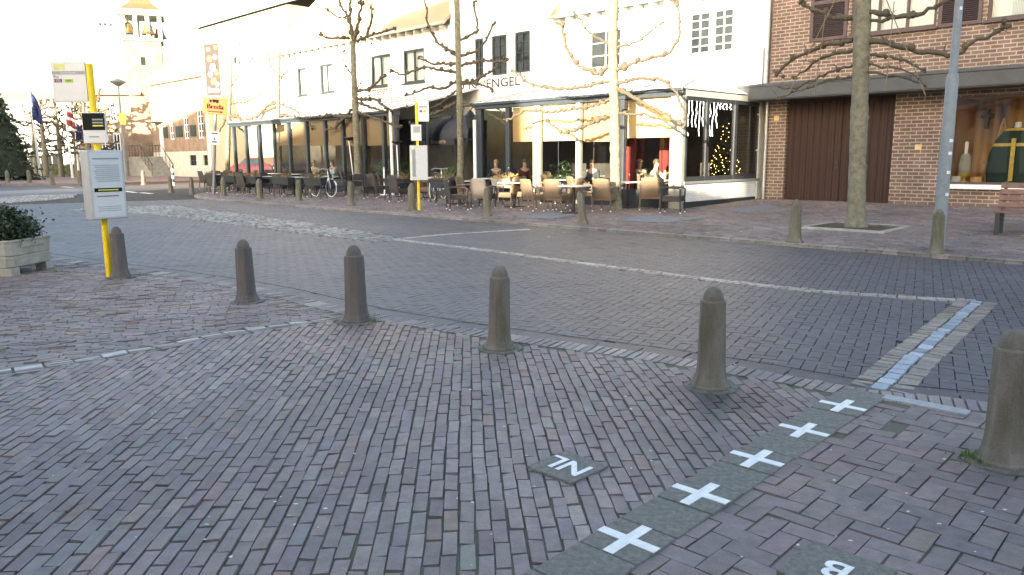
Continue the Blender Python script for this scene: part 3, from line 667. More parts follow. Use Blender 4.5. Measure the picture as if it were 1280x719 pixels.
def window(parent, x0, x1, z0, z1, y, fm, gm, nx=2, nz=1, fw=.06, bar=.025, dep=.06, curtain=None, sill=None, name='window'):
    f = MB()
    f.bb(x0, x0 + fw, y, y + dep, z0, z1); f.bb(x1 - fw, x1, y, y + dep, z0, z1)
    f.bb(x0 + fw, x1 - fw, y, y + dep, z1 - fw, z1); f.bb(x0 + fw, x1 - fw, y, y + dep, z0, z0 + fw)
    for i in range(1, nx):
        x = x0 + (x1 - x0) * i / nx; f.bb(x - bar, x + bar, y + .005, y + dep - .005, z0 + fw, z1 - fw)
    for i in range(1, nz):
        z = z0 + (z1 - z0) * i / nz; f.bb(x0 + fw, x1 - fw, y + .009, y + dep - .009, z - bar * .7, z + bar * .7)
    o = f.build(name, fm, parent)
    MB().poly([(x0 + fw, y + dep * .6, z0 + fw), (x1 - fw, y + dep * .6, z0 + fw), (x1 - fw, y + dep * .6, z1 - fw), (x0 + fw, y + dep * .6, z1 - fw)]).build('pane', gm, o)
    if curtain:
        MB().poly([(x0 + .02, y + dep + .10, z0), (x1 - .02, y + dep + .10, z0), (x1 - .02, y + dep + .10, z1), (x0 + .02, y + dep + .10, z1)]).build('curtain', curtain, o)
    if sill: MB().bb(x0 - .06, x1 + .06, y - .16, y + .01, z0 - .07, z0 - .005).build('sill', sill, o)
    return o

# ------------------------------------------------------------------ brick shop house on the right
SB = 32.45                                            # x + y of its front
def lx(px, py, s, o): p = PS(px, py, s); return (p - o).dot(U), p.z
pB = PS(955, 247, SB); OB = Vector((pB.x, pB.y, 0.0))
fx = lambda px: lx(px, 150, SB, OB)[0]; 
def fz(px, py): return lx(px, py, SB, OB)[1]
BT = thing('brick_house', 'red brown brick house with dark canopy, garage doors and shop window', 'house', OB, FRZ)
XR = fx(1280) + 5
g0, g1 = fx(983), fx(1118); gz = fz(1050, 112)
s0, s1 = fx(1190), XR - .6; sz0, sz1 = fz(1240, 231), fz(1240, 119)
w0, w1 = fx(1056), fx(1160); wz0 = fz(1090, 42); wz1 = wz0 + 1.75
v0, v1 = fx(1222), fx(1222) + 3.2
ops = [(g0, g1, .1, gz), (s0, s1, sz0, sz1), (w0, w1, wz0, wz1), (v0, v1, wz0, wz1)]
b = MB(); wall_mb(b, 0, XR, -.1, 8.4, ops, .22)
b.poly([(0, 0, -.1), (0, 0, 8.4), (0, 9, 8.4), (0, 9, -.1)]); b.poly([(XR, 0, -.1), (XR, 9, -.1), (XR, 9, 8.4), (XR, 0, 8.4)]); b.poly([(0, 9, -.1), (0, 9, 8.4), (XR, 9, 8.4), (XR, 9, -.1)])
b.build('wall', m_brick, BT)
MB().prism([(0, -.45, 8.3), (0, -.45, 8.42), (0, 4.5, 12.2), (0, 9.4, 8.42), (0, 9.4, 8.3)], (XR, 0, 0)).build('roof', m_rooftile2, BT)
# canopy
cz1 = fz(1100, 99); cz0 = fz(1100, 118)
b = MB(); cx0 = -.55; cd_ = .95
b.bb(cx0, XR, -cd_, -.003, cz0, cz1); b.bb(cx0 - .02, XR, -cd_ - .03, -cd_ - .001, cz1 - .06, cz1 + .025)
b.build('canopy', m_canopy, BT, bevel=.008)
MB().bb(cx0 + .03, XR, -cd_ + .03, -.006, cz0 - .03, cz0 - .001).build('soffit', m_canopy2, BT)
# garage doors
mid = fx(1052)
for i, (a, c) in enumerate(((g0 + .01, mid - .006), (mid + .006, g1 - .01))):
    d = MB(); n_ = 8 if i == 0 else 7
    for k_ in range(n_):
        xa = a + (c - a) * k_ / n_; xb = a + (c - a) * (k_ + 1) / n_; d.bb(xa + .006, xb - .006, .10 + .003 * (k_ % 2), .15, .12, gz - .02)
    d.bb(a, c, .14, .17, .12, gz - .02)
    o = d.build('garage_door', m_doorwood, BT)
    if i == 0:
        h_ = MB(); h_.bb(c - .16, c - .06, .075, .10, 1.15, 1.42); h_.tube([(c - .11, .09, 1.3), (c - .11, .03, 1.3), (c - .2, .03, 1.3)], .012, 6); h_.build('handle', m_black, o)
# shop window
f = window(BT, s0, s1, sz0, sz1, .02, m_shutter, m_glass, 1, 1, .06, name='shop_window')
MB().bb(s0 - .1, s1 + .1, -.12, .019, sz0 - .12, sz0 - .003).build('sill', m_whitepaint, f)
b = MB(); b.poly([(s0, 2.2, sz0 - .05), (s1, 2.2, sz0 - .05), (s1, 2.2, sz1), (s0, 2.2, sz1)]); b.poly([(s0, .23, sz0 - .05), (s0, 2.2, sz0 - .05), (s0, 2.2, sz1), (s0, .23, sz1)]); b.poly([(s0, .23, sz1 + .001), (s1, .23, sz1 + .001), (s1, 2.2, sz1 + .001), (s0, 2.2, sz1 + .001)])
b.build('shop_interior', m_lamplit_wood, BT)
MB().bb(s0, s1, .23, 2.2, sz0 - .1, sz0 - .02).build('display_floor', m_lamplit_wood, BT)
# upper windows, shutters
for a, c, nx in ((w0, w1, 3), (v0, v1, 3)):
    window(BT, a, c, wz0, wz1, .05, m_shutter, m_glass, nx, 1, .07, .035, .07, m_curtain, m_shutter)
def shutter(xa, xb):
    s_ = MB(); 
    for q in ((xa, xa + .09), (xb - .09, xb)): s_.bb(q[0], q[1], -.06, -.012, wz0 - .05, wz1)
    for q in (wz0 - .05, (wz0 + wz1) / 2 + .1, wz1 - .09): s_.bb(xa + .09, xb - .09, -.055, -.014, q, q + .09)
    z = wz0 + .07
    while z < wz1 - .12:
        s_.box(((xa + xb) / 2, -.035, z), (xb - xa - .18, .045, .012), 0, 0, ('X', R(-35))); z += .052
    s_.bb(xa + .09, xb - .09, -.011, -.006, wz0, wz1 - .02, 1)
    s_.build('shutter', [m_shutter, m_black], BT)
shutter(fx(1007), fx(1052)); shutter(fx(1163), fx(1216))
for px, py in ((1148, 184), (971, 148)):
    xx, zz = lx(px, py, SB, OB); MB().bb(xx - .08, xx + .08, -.02, -.003, zz - .07, zz + .07).build('number_plate', mat('plate', (.6, .45, .2), .5), BT)
# pipes left of garage
for px, mm, rr in ((950.5, m_greyframe, .06), (960, m_steel, .05)):
    xx = fx(px); b = MB(); b.tube([(xx, -.09, .18), (xx, -.09, cz0 - .031)], rr, 10)
    for z in (.6, 1.7, 2.8): b.tube([(xx, -.09, z), (xx, -.09, z + .05)], rr + .015, 10)
    b.build('drainpipe', mm, BT)
xx = fx(957); MB().tube([(xx, -.12, cz1), (xx, -.12, 8.2)], .055, 10).build('drainpipe', mat('zinc_pipe', (.45, .5, .54), .5), BT)

# shop display
def disp(px, y, base=None):
    x = fx(px); p = OB + U * x + N_IN * y; return Vector((p.x, p.y, sz0 - .02))
mp = disp(1262, .95)
t = thing('mannequin', 'headless shop dummy in a dark green cape with gold braid behind shop glass', 'mannequin', mp, FRZ)
b = MB(); pr = [(.62, .02), (.66, .35), (.62, .8), (.5, 1.15), (.3, 1.42), (.12, 1.5)]; b.lathe(pr, 20, sx=1, sy=.45); b.build('cape', m_green, t)
b = MB(); b.lathe([(.1, 1.48), (.075, 1.52), (.07, 1.62), (1e-4, 1.63)], 12); b.build('neck', m_whitepaint, t)
b = MB(); b.bb(-.05, .05, -.325, -.29, .1, 1.2); b.lathe([(.545, 1.0), (.51, 1.08)], 20, sx=1.03, sy=.49); b.lathe([(.32, 1.40), (.2, 1.47)], 20, sx=1.06, sy=.50); b.build('gold_braid', m_gold, t)
lp = disp(1203, .6); t = thing('lantern', 'white candle lantern standing in the shop window', 'lantern', lp, FRZ)
MB().lathe([(.11, 0), (.11, .05), (.05, .12), (.05, .18), (.15, .22), (.16, .3)], 12).build('base', m_gold, t)
MB().lathe([(.14, .30), (.16, .5), (.12, .78), (.07, .82)], 12).build('shade', m_conc, t)
MB().lathe([(.045, .82), (.045, 1.12), (.01, 1.14)], 10).build('candle', m_whitepaint, t)
for px, y, hh, lab in ((1194, .5, .22, 'small white box in the shop window corner'), (1216, .9, .2, 'tan box beside the lantern in the shop window')):
    q = disp(px, y); tag(MB().bb(-.14, .14, -.12, .12, 0, hh).build('box', m_paper if px < 1200 else m_lamplit_wood, None, q, FRZ, .01), lab, 'box')
q = disp(1232, 1.5); t = thing('easel', 'slanted wooden easel behind the shop glass', 'easel', q, FRZ)
MB().tube([(-.35, 0, 0), (.05, .1, 1.75)], .035, 6).build('strut', m_lamplit_wood, t); MB().tube([(.45, 0, 0), (.05, .1, 1.75)], .035, 6).build('strut', m_lamplit_wood, t); MB().bb(-.4, .5, -.05, 0, .55, .62).build('ledge', m_lamplit_wood, t)
for px, zz, lab in ((1206, 1.5, 'dark carved cross on the left shop wall'), (1226, 1.55, 'slim dark carving hung right of the cross')):
    q = disp(px, 2.12); b = MB(); b.bb(-.05, .05, -.04, .04, zz, zz + .55)
    if px < 1210: b.bb(-.17, .17, -.035, .035, zz + .3, zz + .4)
    tag(b.build('carving', m_shutter, None, q, FRZ, .015), lab, 'carving')

# ------------------------------------------------------------------ white cafe houses
SW = 32.5
def house_org(px): p = PS(px, 200, SW); return Vector((p.x, p.y, 0))
# left one, with tiled roof
OL = house_org(348); fl = lambda px, py=150: (PS(px, py, SW) - OL).dot(U)
zl = lambda px, py: PS(px, py, SW).z
XL = fl(566); ez = zl(450, 52)
WL = thing('white_house', 'long white house with orange tiled roof and dormers, left of the taller white front', 'house', OL, FRZ)
wins = [((371, 88), (384, 117), 1), ((399, 81), (418, 115), 2), ((463, 68.5), (489, 109), 2), ((504, 60.5), (531, 104), 2)]
wr = [(fl(a[0], a[1]), fl(c[0], c[1]), zl(c[0] - 5, c[1]), zl(a[0] + 5, a[1]), nx) for a, c, nx in wins]
zb, zt = sum(q[2] for q in wr) / 4, sum(q[3] for q in wr) / 4
dorway = (fl(503), fl(563), .1, 3.1)
ops = [(q[0], q[1], zb, zt) for q in wr] + [dorway]
b = MB(); wall_mb(b, 0, XL, -.1, ez, ops, .14)
b.poly([(0, 0, -.1), (0, 0, ez), (0, 4.5, ez + 4.6), (0, 9, ez), (0, 9, -.1)]); b.poly([(XL, 0, -.1), (XL, 9, -.1), (XL, 9, ez), (XL, 4.5, ez + 4.6), (XL, 0, ez)])
b.build('wall', m_white, WL)
for q in wr: window(WL, q[0], q[1], zb, zt, .03, m_anth, m_glass, q[4], 1, .09, .05, .07, m_curtain, m_anth)
b = MB(); b.prism([(-.2, -.4, ez - .02), (-.2, -.4, ez + .1), (-.2, 4.5, ez + 5.0), (-.2, 4.5, ez + 4.85)], (XL + .25, 0, 0)); b.prism([(-.2, 4.5, ez + 4.85), (-.2, 4.5, ez + 5.0), (-.2, 9.4, ez + .1), (-.2, 9.4, ez - .02)], (XL + .25, 0, 0)); b.build('roof', m_rooftile, WL)
g_ = MB(); g_.tube([(-.2, -.46, ez + .02), (XL + .05, -.46, ez + .02)], .07, 8); 
for i in range(26): g_.bb(XL * (i + .5) / 26 - .06, XL * (i + .5) / 26 + .06, -.38, -.002, ez - .16, ez - .03)
g_.build('gutter', m_greyframe, WL)
for px, py in ((420, 40), (500, 14)):
    x = fl(px, py); d = MB(); d.bb(x - 1.0, x + 1.0, .55, 3.6, ez + .6, ez + 2.1); o = d.build('dormer', m_white, WL)
    window(o, x - .8, x + .8, ez + .75, ez + 1.95, .50, m_greyframe, m_curtain, 3, 1, .06, .03, .05)
    MB().bb(x - 1.2, x + 1.2, .35, 3.7, ez + 2.101, ez + 2.25).build('dormer_roof', m_greyframe, o)
x = fl(476); zz = zl(476, 117)
MB().text('Brasserie', .60, lambda u, v, d: (x + u, -.008, zz + .12 + v), 0, shear=.25, sx=.95).build('lettering', mat('letter_grey', (.03, .03, .03), .95, spec=0.0), WL)
b = MB(); d0, d1, _, dz1 = dorway
b.poly([(d0, 1.6, .1), (d1, 1.6, .1), (d1, 1.6, 3.1), (d0, 1.6, 3.1)]); b.poly([(d0, .14, .1), (d0, 1.6, .1), (d0, 1.6, 3.1), (d0, .14, 3.1)]); b.poly([(d1, .14, .1), (d1, .14, 3.1), (d1, 1.6, 3.1), (d1, 1.6, .1)]); b.poly([(d0, .14, 3.1), (d0, 1.6, 3.1), (d1, 1.6, 3.1), (d1, .14, 3.1)])
b.build('entrance', m_paneldark, WL)
window(WL, d0 + .7, d1 - .7, .12, 2.7, 1.2, m_navy, m_darkglass, 3, 1, .08, .04, name='entrance_door')
# right one
OR_ = Vector((PS(566, 200, SW).x, PS(566, 200, SW).y, 0)); fr_ = lambda px, py=150: (PS(px, py, SW) - OR_).dot(U)
XW = fr_(952) ; XM = fr_(694)
WR = thing('white_house', 'taller white house front lettered ENGEL above the right hand glass terrace', 'house', OR_, FRZ)
er = zl(760, 14)
wins = [((594, 48), (605, 95), 2, 4), ((615, 43), (634, 93), 2, 4), ((644, 38), (663, 90), 2, 4)]
wm = [(fr_(a[0], a[1]), fr_(c[0], c[1]), nx, nz) for a, c, nx, nz in wins]; wz_b, wz_t = zl(650, 91), zl(650, 40)
w2 = [(fr_(736), fr_(775), 2, 3), (fr_(858), fr_(884), 2, 5), (fr_(887), fr_(913), 2, 5)]; w2b, w2t = zl(886, 67), zl(886, 13)
ops1 = [(q[0], q[1], wz_b, wz_t) for q in wm]
ops2 = [(w2[0][0], w2[0][1], w2b - .1, w2t - .1)] + [(q[0], q[1], w2b, w2t) for q in w2[1:]]
b = MB(); wall_mb(b, 0, XM, -.1, 9.6, ops1, .16, -.02); wall_mb(b, XM, XW, -.1, er, ops2, .16)
b.poly([(0, -.02, -.1), (0, -.02, 9.6), (0, 9, 9.6), (0, 9, -.1)]); b.poly([(XM, -.02, er), (XM, 9, er), (XM, 9, 9.6), (XM, -.02, 9.6)]); b.poly([(XW, 0, -.1), (XW, 9, -.1), (XW, 9, er), (XW, 4.5, er + 4.4), (XW, 0, er)]); b.poly([(0, -.02, 9.6), (XM, -.02, 9.6), (XM, 9, 9.6), (0, 9, 9.6)])
b.build('wall', m_white, WR)
for q in wm: window(WR, q[0], q[1], wz_b, wz_t, .0, m_anth, m_darkglass, q[2], q[3], .08, .02, .06)
for o_, q in zip(ops2, w2): window(WR, *o_, .03, m_anth if False else m_greyframe, m_darkglass, q[2], q[3], .07, .022, .06)
b = MB(); b.prism([(XM + .02, -.4, er - .02), (XM + .02, -.4, er + .1), (XM + .02, 4.5, er + 4.8), (XM + .02, 4.5, er + 4.65)], (XW - XM + .05, 0, 0)); b.build('roof', m_rooftile, WR)
b = MB(); b.tube([(XM + .02, -.46, er + .02), (XW, -.46, er + .02)], .07, 8)
for i in range(14): xx = XM + (XW - XM) * (i + .5) / 14; b.bb(xx - .08, xx + .08, -.38, -.002, er - .16, er - .03)
b.build('gutter', m_greyframe, WR)
x = fr_(622); zz = zl(622, 107)
zl_ = zl(630, 103.5)
for word, pa, pb in (('D\u2019N', 572, 597), ('\u201cENGEL\u201d', 603, 657)):
    q_ = MB().text(word, .52, lambda u, v, d: (u, -.028, v), 0); ua, ub = min(v[0] for v in q_.v), max(v[0] for v in q_.v); xa, xb = fr_(pa), fr_(pb)
    MB().add([(xa + (v[0] - ua) * (xb - xa) / (ub - ua), v[1], zl_ + v[2]) for v in q_.v], q_.f).build('lettering', m_ink, WR)
MB().bb(XW - .42, XW - .002, -.10, -.002, 3.5, zl(940, 62)).build('pilaster', m_white, WR)

# ------------------------------------------------------------------ glass terraces
SV = 26.27
def verandah(pxl, pxr, posts, blinds, label, hip, hasend, eave=3.36, top=4.45, postmat=m_navy, wide=None):
    top = top if not hip else 4.28
    OV = PS(pxl, 200, SV); OV = Vector((OV.x, OV.y, 0)); fv = lambda px, py=170: (PS(px, py, SV) - OV).dot(U); zv = lambda px, py: PS(px, py, SV).z
    X1 = fv(pxr); D = (SW - SV) / math.sqrt(2) - .01
    V = thing('glass_terrace', label, 'terrace', OV, FRZ)
    zb = .11
    b = MB(); b.bb(-.05, X1 + .05, -.12, .10, eave - .16, eave + .02); b.bb(-.08, X1 + .08, -.2, -.121, eave - .04, eave + .05); b.build('front_beam', m_navy, V, bevel=.01)
    MB().bb(-.02, X1 + .02, -.05, .05, zb - .1, zb + .42).build('plinth', m_anth, V)
    MB().bb(-.02, X1 + .02, -.045, .045, zb + .421, zb + .50).build('rail', postmat, V)
    ps = [fv(p) for p in posts]
    for i, x in enumerate(ps):
        wd = .07
        pm = postmat
        if wide and posts[i] in wide: wd, pm = wide[posts[i]]
        MB().bb(x - wd, x + wd, -.075, .075, zb - .1, eave - .161).build('post', pm, V, bevel=.006)
        if i:
            a = ps[i - 1] + .075; c = x - .072
            if wide and posts[i - 1] in wide: a = ps[i - 1] + wide[posts[i - 1]][0] + .002
            if wide and posts[i] in wide: c = x - wd - .002
            MB().poly([(a, .0, zb + .5), (c, .0, zb + .5), (c, .0, eave - .16), (a, .0, eave - .16)]).build('pane', m_glass, V)
            bl = blinds[(i - 1) % len(blinds)]
            if bl:
                MB().bb(a + .02, c - .02, .09, .105, zv((posts[i] + posts[i - 1]) / 2, bl[0]), eave - .18).build('blind', bl[1], V)
    # roof: white panels between dark bars, hipped where asked
    ap = X1 - (1.9 if hip else 0.0)
    b = MB(); th = .03
    b.prism([(-.05, -.15, eave + .03), (X1 + .05, -.15, eave + .03), (ap, D, top), (-.05, D, top)], (0, 0, th))
    if hip: b.prism([(X1 + .05, -.15, eave + .031), (X1 + .05, D, eave + .031), (ap, D, top + .001)], (0, 0, th))
    b.build('roof', mat('roof_panel', (.80, .80, .78), .35, .06, 3), V)
    b = MB(); n_ = 15
    for i in range(n_ + 1):
        x = X1 * i / n_
        if x > ap: 
            k_ = (X1 - x) / (X1 - ap + 1e-6); b.tube([(x, -.15, eave + .075), (x, -.15 + (D + .15) * k_, eave + .075 + (top - eave) * k_)], .028, 4)
        else: b.tube([(x, -.15, eave + .075), (x, D - .02, top + .05)], .02, 4)
    if hip: b.tube([(X1 + .05, -.15, eave + .08), (ap, D - .02, top + .06)], .05, 4); b.tube([(X1 + .05, D - .03, eave + .08), (ap, D - .02, top + .06)], .05, 4)
    b.build('roof_bars', mat('roof_bar', (.50, .51, .51), .5), V)
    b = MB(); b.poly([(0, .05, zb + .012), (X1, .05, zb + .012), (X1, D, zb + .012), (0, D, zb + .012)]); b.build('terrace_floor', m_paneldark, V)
    b = MB(); b.poly([(0.05, D - .2, zb), (X1 - .05, D - .2, zb), (X1 - .05, D - .2, eave), (0.05, D - .2, eave)]); b.build('shaded_inner_wall', mat('shaded_inner_wall', (.05, .04, .032), .8, .4, .8), V)  # dark sheet before the white house front, indoor shade put into its colour
    if hip:
        MB().bb(-.03, .03, .09, D - .21, zb, eave - .17).build('side_wall', MATS['shaded_inner_wall'], V)
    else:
        MB().bb(.06, .10, 2.3, D - .21, zb, eave - .17).build('side_wall', MATS['shaded_inner_wall'], V)
    if hasend == 'solid':
        e_ = lambda px, py=200: PE(px, py, OVY)
    return V, OV, fv, zv, X1, D
bl1 = (182, m_blindB)
VL, OVL, fvl, zvl, XVL, DL = verandah(292, 497, [293, 308, 325, 343, 362, 384, 407, 429, 455, 480, 496], [None, None, None, bl1, bl1, bl1, bl1, bl1, bl1, bl1], 'long dark framed glass terrace with bamboo blinds behind the dark chairs', False, None)
for xx in (0.0, XVL):
    for y in (DL * .33, DL * .66): MB().bb(xx - .05, xx + .05, y - .05, y + .05, .02, 3.3).build('post', m_navy, VL)
    MB().poly([(xx, .08, .6), (xx, DL, .6), (xx, DL, 3.3), (xx, .08, 3.3)]).build('pane', m_glass, VL)
VR, OVR, fvr, zvr, XVR, DR = verandah(598, 853, [600, 636, 672, 724, 778, 847], [None, (177, m_blind), (176, m_blind_sunlit), (177, m_blind), (172, m_blind_sunlit)], 'pale framed glass terrace with sunlit blinds and white hipped roof', True, 'solid', wide={600: (.14, m_navy), 636: (.09, m_navy), 672: (.15, m_postpale), 724: (.08, m_postpale), 778: (.10, m_anth), 847: (.20, m_postpale)})
# its end wall: low white brick wall, three dark framed panes
eo = PS(853, 200, SV); eo = Vector((eo.x, eo.y, 0)); EE = eo.y - eo.x
ey = lambda px, py=190: (PE(px, py, EE) - eo).dot(N_IN); ezz = lambda px, py: PE(px, py, EE).z
wl0, wl1 = ezz(900, 228), ezz(900, 249)
X_ = XVR
b = MB(); b.bb(X_ - .12, X_ + .03, .06, DR - .02, wl1, wl0); b.build('low_wall', m_whitebrick, VR)
MB().bb(X_ - .12, X_ + .045, .04, DR - .02, .0, wl1 - .002).build('plinth', m_anth, VR)
MB().bb(X_ - .13, X_ + .08, .06, DR - .02, wl0 + .002, wl0 + .07).build('sill', m_steel, VR)
ys = [.10, ey(883), ey(918), min(ey(948), DR - .1)]
et = eave_z = 3.18
for i in range(3):
    a, c = ys[i], ys[i + 1]
    f = MB(); fw = .075
    f.bb(X_ - .07, X_ + .05, a, a + fw, wl0 + .07, et); f.bb(X_ - .07, X_ + .05, c - fw, c - .002, wl0 + .07, et); f.bb(X_ - .065, X_ + .045, a + fw, c - fw, et - .1, et); f.bb(X_ - .065, X_ + .045, a + fw, c - fw, wl0 + .07, wl0 + .2)
    o = f.build('end_window', m_anth, VR)
    MB().poly([(X_, a + fw, wl0 + .2), (X_, c - fw, wl0 + .2), (X_, c - fw, et - .1), (X_, a + fw, et - .1)]).build('pane', m_glass, o)
MB().bb(X_ - .09, X_ + .07, .05, DR - .02, et + .002, 3.35).build('end_beam', m_greyframe, VR, bevel=.01)
inn = lambda x, y: OVR + U * x + N_IN * y + Vector((0, 0, .13))
# icicle lights behind the end panes
q = inn(X_ - .22, 0); t = thing('icicle_lights', 'white icicle light string hanging behind the end panes', 'fairy lights', q + Vector((0, 0, 0)), FRZ)
b = MB()
for i in range(15):
    y = .25 + i * .19; z0_ = 3.0; L_ = random.choice((.25, .5, .75, 1.0)) if i < 11 else .2
    pts = [(random.uniform(-.02, .02), y + random.uniform(-.05, .05), z0_ - L_ * k_ / 6) for k_ in range(7)]; b.tube(pts, .009, 5)
b.tube([(0, .2, 3.0), (0, 3.1, 3.0)], .01, 5); b.build('light_string', m_icicle, t)

def leaves(n, sample, size, b=None, sy=.5):
    b = b or MB()
    for _ in range(n):
        c = Vector(sample()); d = Vector((random.gauss(0, 1), random.gauss(0, 1), random.gauss(0, 1))).normalized(); e = d.orthogonal().normalized()
        e = Matrix.Rotation(random.uniform(0, 6.28), 3, d) @ e; f_ = d.cross(e); s_ = size * random.uniform(.6, 1.4)
        b.add([c - e * s_ * .5, c + f_ * s_ * sy * .5, c + e * s_ * .5, c - f_ * s_ * sy * .5], [(0, 1, 2, 3)])
    return b
# Christmas tree
cp = Vector((6.76, 24.62, .2)); t = thing('christmas_tree', 'Christmas tree with golden lights behind the end windows of the glass terrace', 'christmas tree', cp)
MB().tube([(0, 0, 0), (0, 0, 2.3)], [.06, .01], 8).build('trunk', m_bark, t)
def cone_s(hh, r0):
    z = hh * (1 - math.sqrt(random.random())) ; rr = r0 * (1 - z / hh) * (.45 + .55 * math.sqrt(random.random())) * (.75 + .25 * math.sin(z * 22)); a = random.uniform(0, 6.28)
    return (rr * math.cos(a), rr * math.sin(a), .25 + z)
leaves(3200, lambda: cone_s(2.35, .70), .13, sy=.3).build('crown', m_leafyew, t)
b = MB()
for i in range(170):
    z = 2.2 * (1 - math.sqrt((i + .5) / 170)); rr = .70 * (1 - z / 2.4) * random.uniform(.6, 1.05); a = i * 2.4 + random.uniform(-.5, .5); b.ball((rr * math.cos(a), rr * math.sin(a), .28 + z), .010, 5)
b.build('light_string', m_fairy, t)
# red curtains inside
for x, y, lab in ((X_ - 2.6, .9, 'red curtain hanging inside near the corner post'), (fvr(735), 2.4, 'red curtain inside behind the second lit blind'), (fvr(790), 2.0, 'red curtain inside left of the seated pair')):
    q = inn(x, y); b = MB(); 
    pts = [(i * .06 - .4, .05 * math.sin(i * 1.5), 0) for i in range(14)]
    for a_, c_ in zip(pts, pts[1:]): b.poly([(a_[0], a_[1], .1), (c_[0], c_[1], .1), (c_[0], c_[1], 2.9), (a_[0], a_[1], 2.9)])
    o = b.build('curtain', m_redcloth, None, q, FRZ, smooth_all=True); sd_ = o.modifiers.new('solid', 'SOLIDIFY'); sd_.thickness = .01; tag(o, lab, 'curtain')

# awning over the entrance
aw = PS(536, 160, SW - 3.2); t = thing('awning', 'dark navy barrel awning over the cafe entrance', 'awning', Vector((aw.x, aw.y, 2.35)), FRZ)
hw = 1.75; b = MB(); n1, n2 = 9, 9
vs = []
for j in range(n2 + 1):
    a = math.pi / 2 * j / n2
    for i in range(n1 + 1):
        x = -hw + 2 * hw * i / n1; e_ = 1 - abs(2 * i / n1 - 1) ** 5 * .35
        vs.append((x, 1.7 - 1.7 * math.sin(a) ** .9 * e_, .95 * math.cos(a) * (.75 + .25 * e_)))
b.add(vs, [(j * (n1 + 1) + i, j * (n1 + 1) + i + 1, (j + 1) * (n1 + 1) + i + 1, (j + 1) * (n1 + 1) + i) for j in range(n2) for i in range(n1)], 0, True)
b.build('canopy', m_awning, t)
MB().poly([(-hw, .58, -.02), (hw, .58, -.02), (hw, .58, -.25), (-hw, .58, -.25)][::-1]).build('end_flap', m_awning, t)
b = MB(); b.bb(-hw + .15, hw - .15, -.02, .0, -.27, .0); b.build('valance', m_awning, t)
MB().text('Den Engel  Brasserie', .26, lambda u, v, d: (u, -.025, -.135 + v), 0).build('lettering', mat('letter_tan', (.45, .36, .24), .6), t)
b = MB(); 
for sx in (-1, 1): b.tube([(sx * (hw - .16), .0, -.1), (sx * hw, 2.2, .0)], .025, 6); b.tube([(sx * (hw - .16), .0, -.1), (sx * (hw - .16), .05, -2.3)], .03, 6)
b.build('frame', m_black, t)

# white poles
for px, py0, py1, s_, lab in ((491, 235, 92, 26.0, 'tall white pole at the right end of the dark glass terrace'), (594.5, 245, 150, 25.9, 'white pole left of the pale glass terrace')):
    p = PS(px, py0, s_); zt_ = PS(px - 3, py1, s_).z
    o = MB().tube([(0, 0, 0), (0, 0, zt_ - far_z(p.x, p.y))], .06, 10).build('pole', m_whitepaint, None, (p.x, p.y, far_z(p.x, p.y))); tag(o, lab, 'pole')
p = PS(588, 150, 26.1); t = thing('wall_lantern', 'old style lantern on an arm beside the white pole', 'lantern', p, FRZ)
MB().lathe([(.04, -.35), (.13, -.3), (.19, .12), (.2, .14), (.1, .26), (.02, .34)], 6, smooth=False).build('lantern_body', m_black, t); MB().tube([(0, 0, .3), (0, .1, .42), (.25, .1, .42)], .018, 6).build('arm', m_black, t); MB().lathe([(.1, -.24), (.145, .08)], 6, smooth=False).build('lamp_glass', m_curtain, t)

# ------------------------------------------------------------------ terrace furniture
def make_chair(rm, lm):
    t = thing('terrace_chair', 'chair', 'chair', (0, 0, 0))
    b = MB(); b.bb(-.25, .25, -.27, .24, .30, .45); b.build('seat', rm, t, bevel=.02)
    b = MB(); n_ = 7; vs = []
    for yy in (0, .045):
        for j in range(5):
            for i in range(n_):
                u_ = i / (n_ - 1) * 2 - 1; z = .40 + .48 * j / 4; wd = .265 - .02 * j / 4
                vs.append((u_ * wd, .24 + yy + .10 * (j / 4) ** 1.3 - .035 * u_ * u_, z + (.025 * (1 - u_ * u_) if j == 4 else 0)))
    q = []
    for l_ in (0, 1):
        for j in range(4):
            for i in range(n_ - 1):
                a = l_ * 35 + j * 7 + i; f_ = (a, a + 1, a + 8, a + 7); q.append(f_ if l_ == 0 else f_[::-1])
    for j in range(4): q.append((j * 7, (j + 1) * 7, 35 + (j + 1) * 7, 35 + j * 7)); q.append((j * 7 + 6, 35 + j * 7 + 6, 35 + (j + 1) * 7 + 6, (j + 1) * 7 + 6))
    for i in range(6): q.append((28 + i, 29 + i, 64 + i, 63 + i))
    b.add(vs, q, 0, True); b.build('backrest', rm, t)
    for sx in (-1, 1):
        b = MB(); b.tube([(sx * .29, -.26, .44), (sx * .29, -.27, .62), (sx * .285, -.2, .66), (sx * .28, .1, .665), (sx * .27, .29, .64)], .024, 7); b.build('armrest', rm, t)
        for sy in (-1, 1):
            b = MB(); b.tube([(sx * .265, sy * .25 - .01, .45), (sx * (.275), sy * .27 - .01, .03)], [.022, .018], 7); o = b.build('leg', rm, t)
            MB().lathe([(.02, 0), (.02, .031)], 8, (sx * .275, sy * .27 - .01, 0)).build('foot_cap', lm, o)
    return t
chD = make_chair(m_rattan, m_whitepaint); chT = make_chair(m_rattan_sunlit, m_whitepaint)
def make_table():
    t = thing('terrace_table', 'table', 'table', (0, 0, 0))
    MB().bb(-.36, .36, -.36, .36, .72, .75).build('table_top', m_tabletop, t, bevel=.012)
    MB().tube([(0, 0, .03), (0, 0, .719)], .038, 10).build('column', m_black, t)
    b = MB(); b.box((0, 0, .018), (.62, .07, .035), R(45)); b.box((0, 0, .019), (.07, .62, .033), R(45)); b.build('foot', m_black, t)
    return t
tb = make_table()
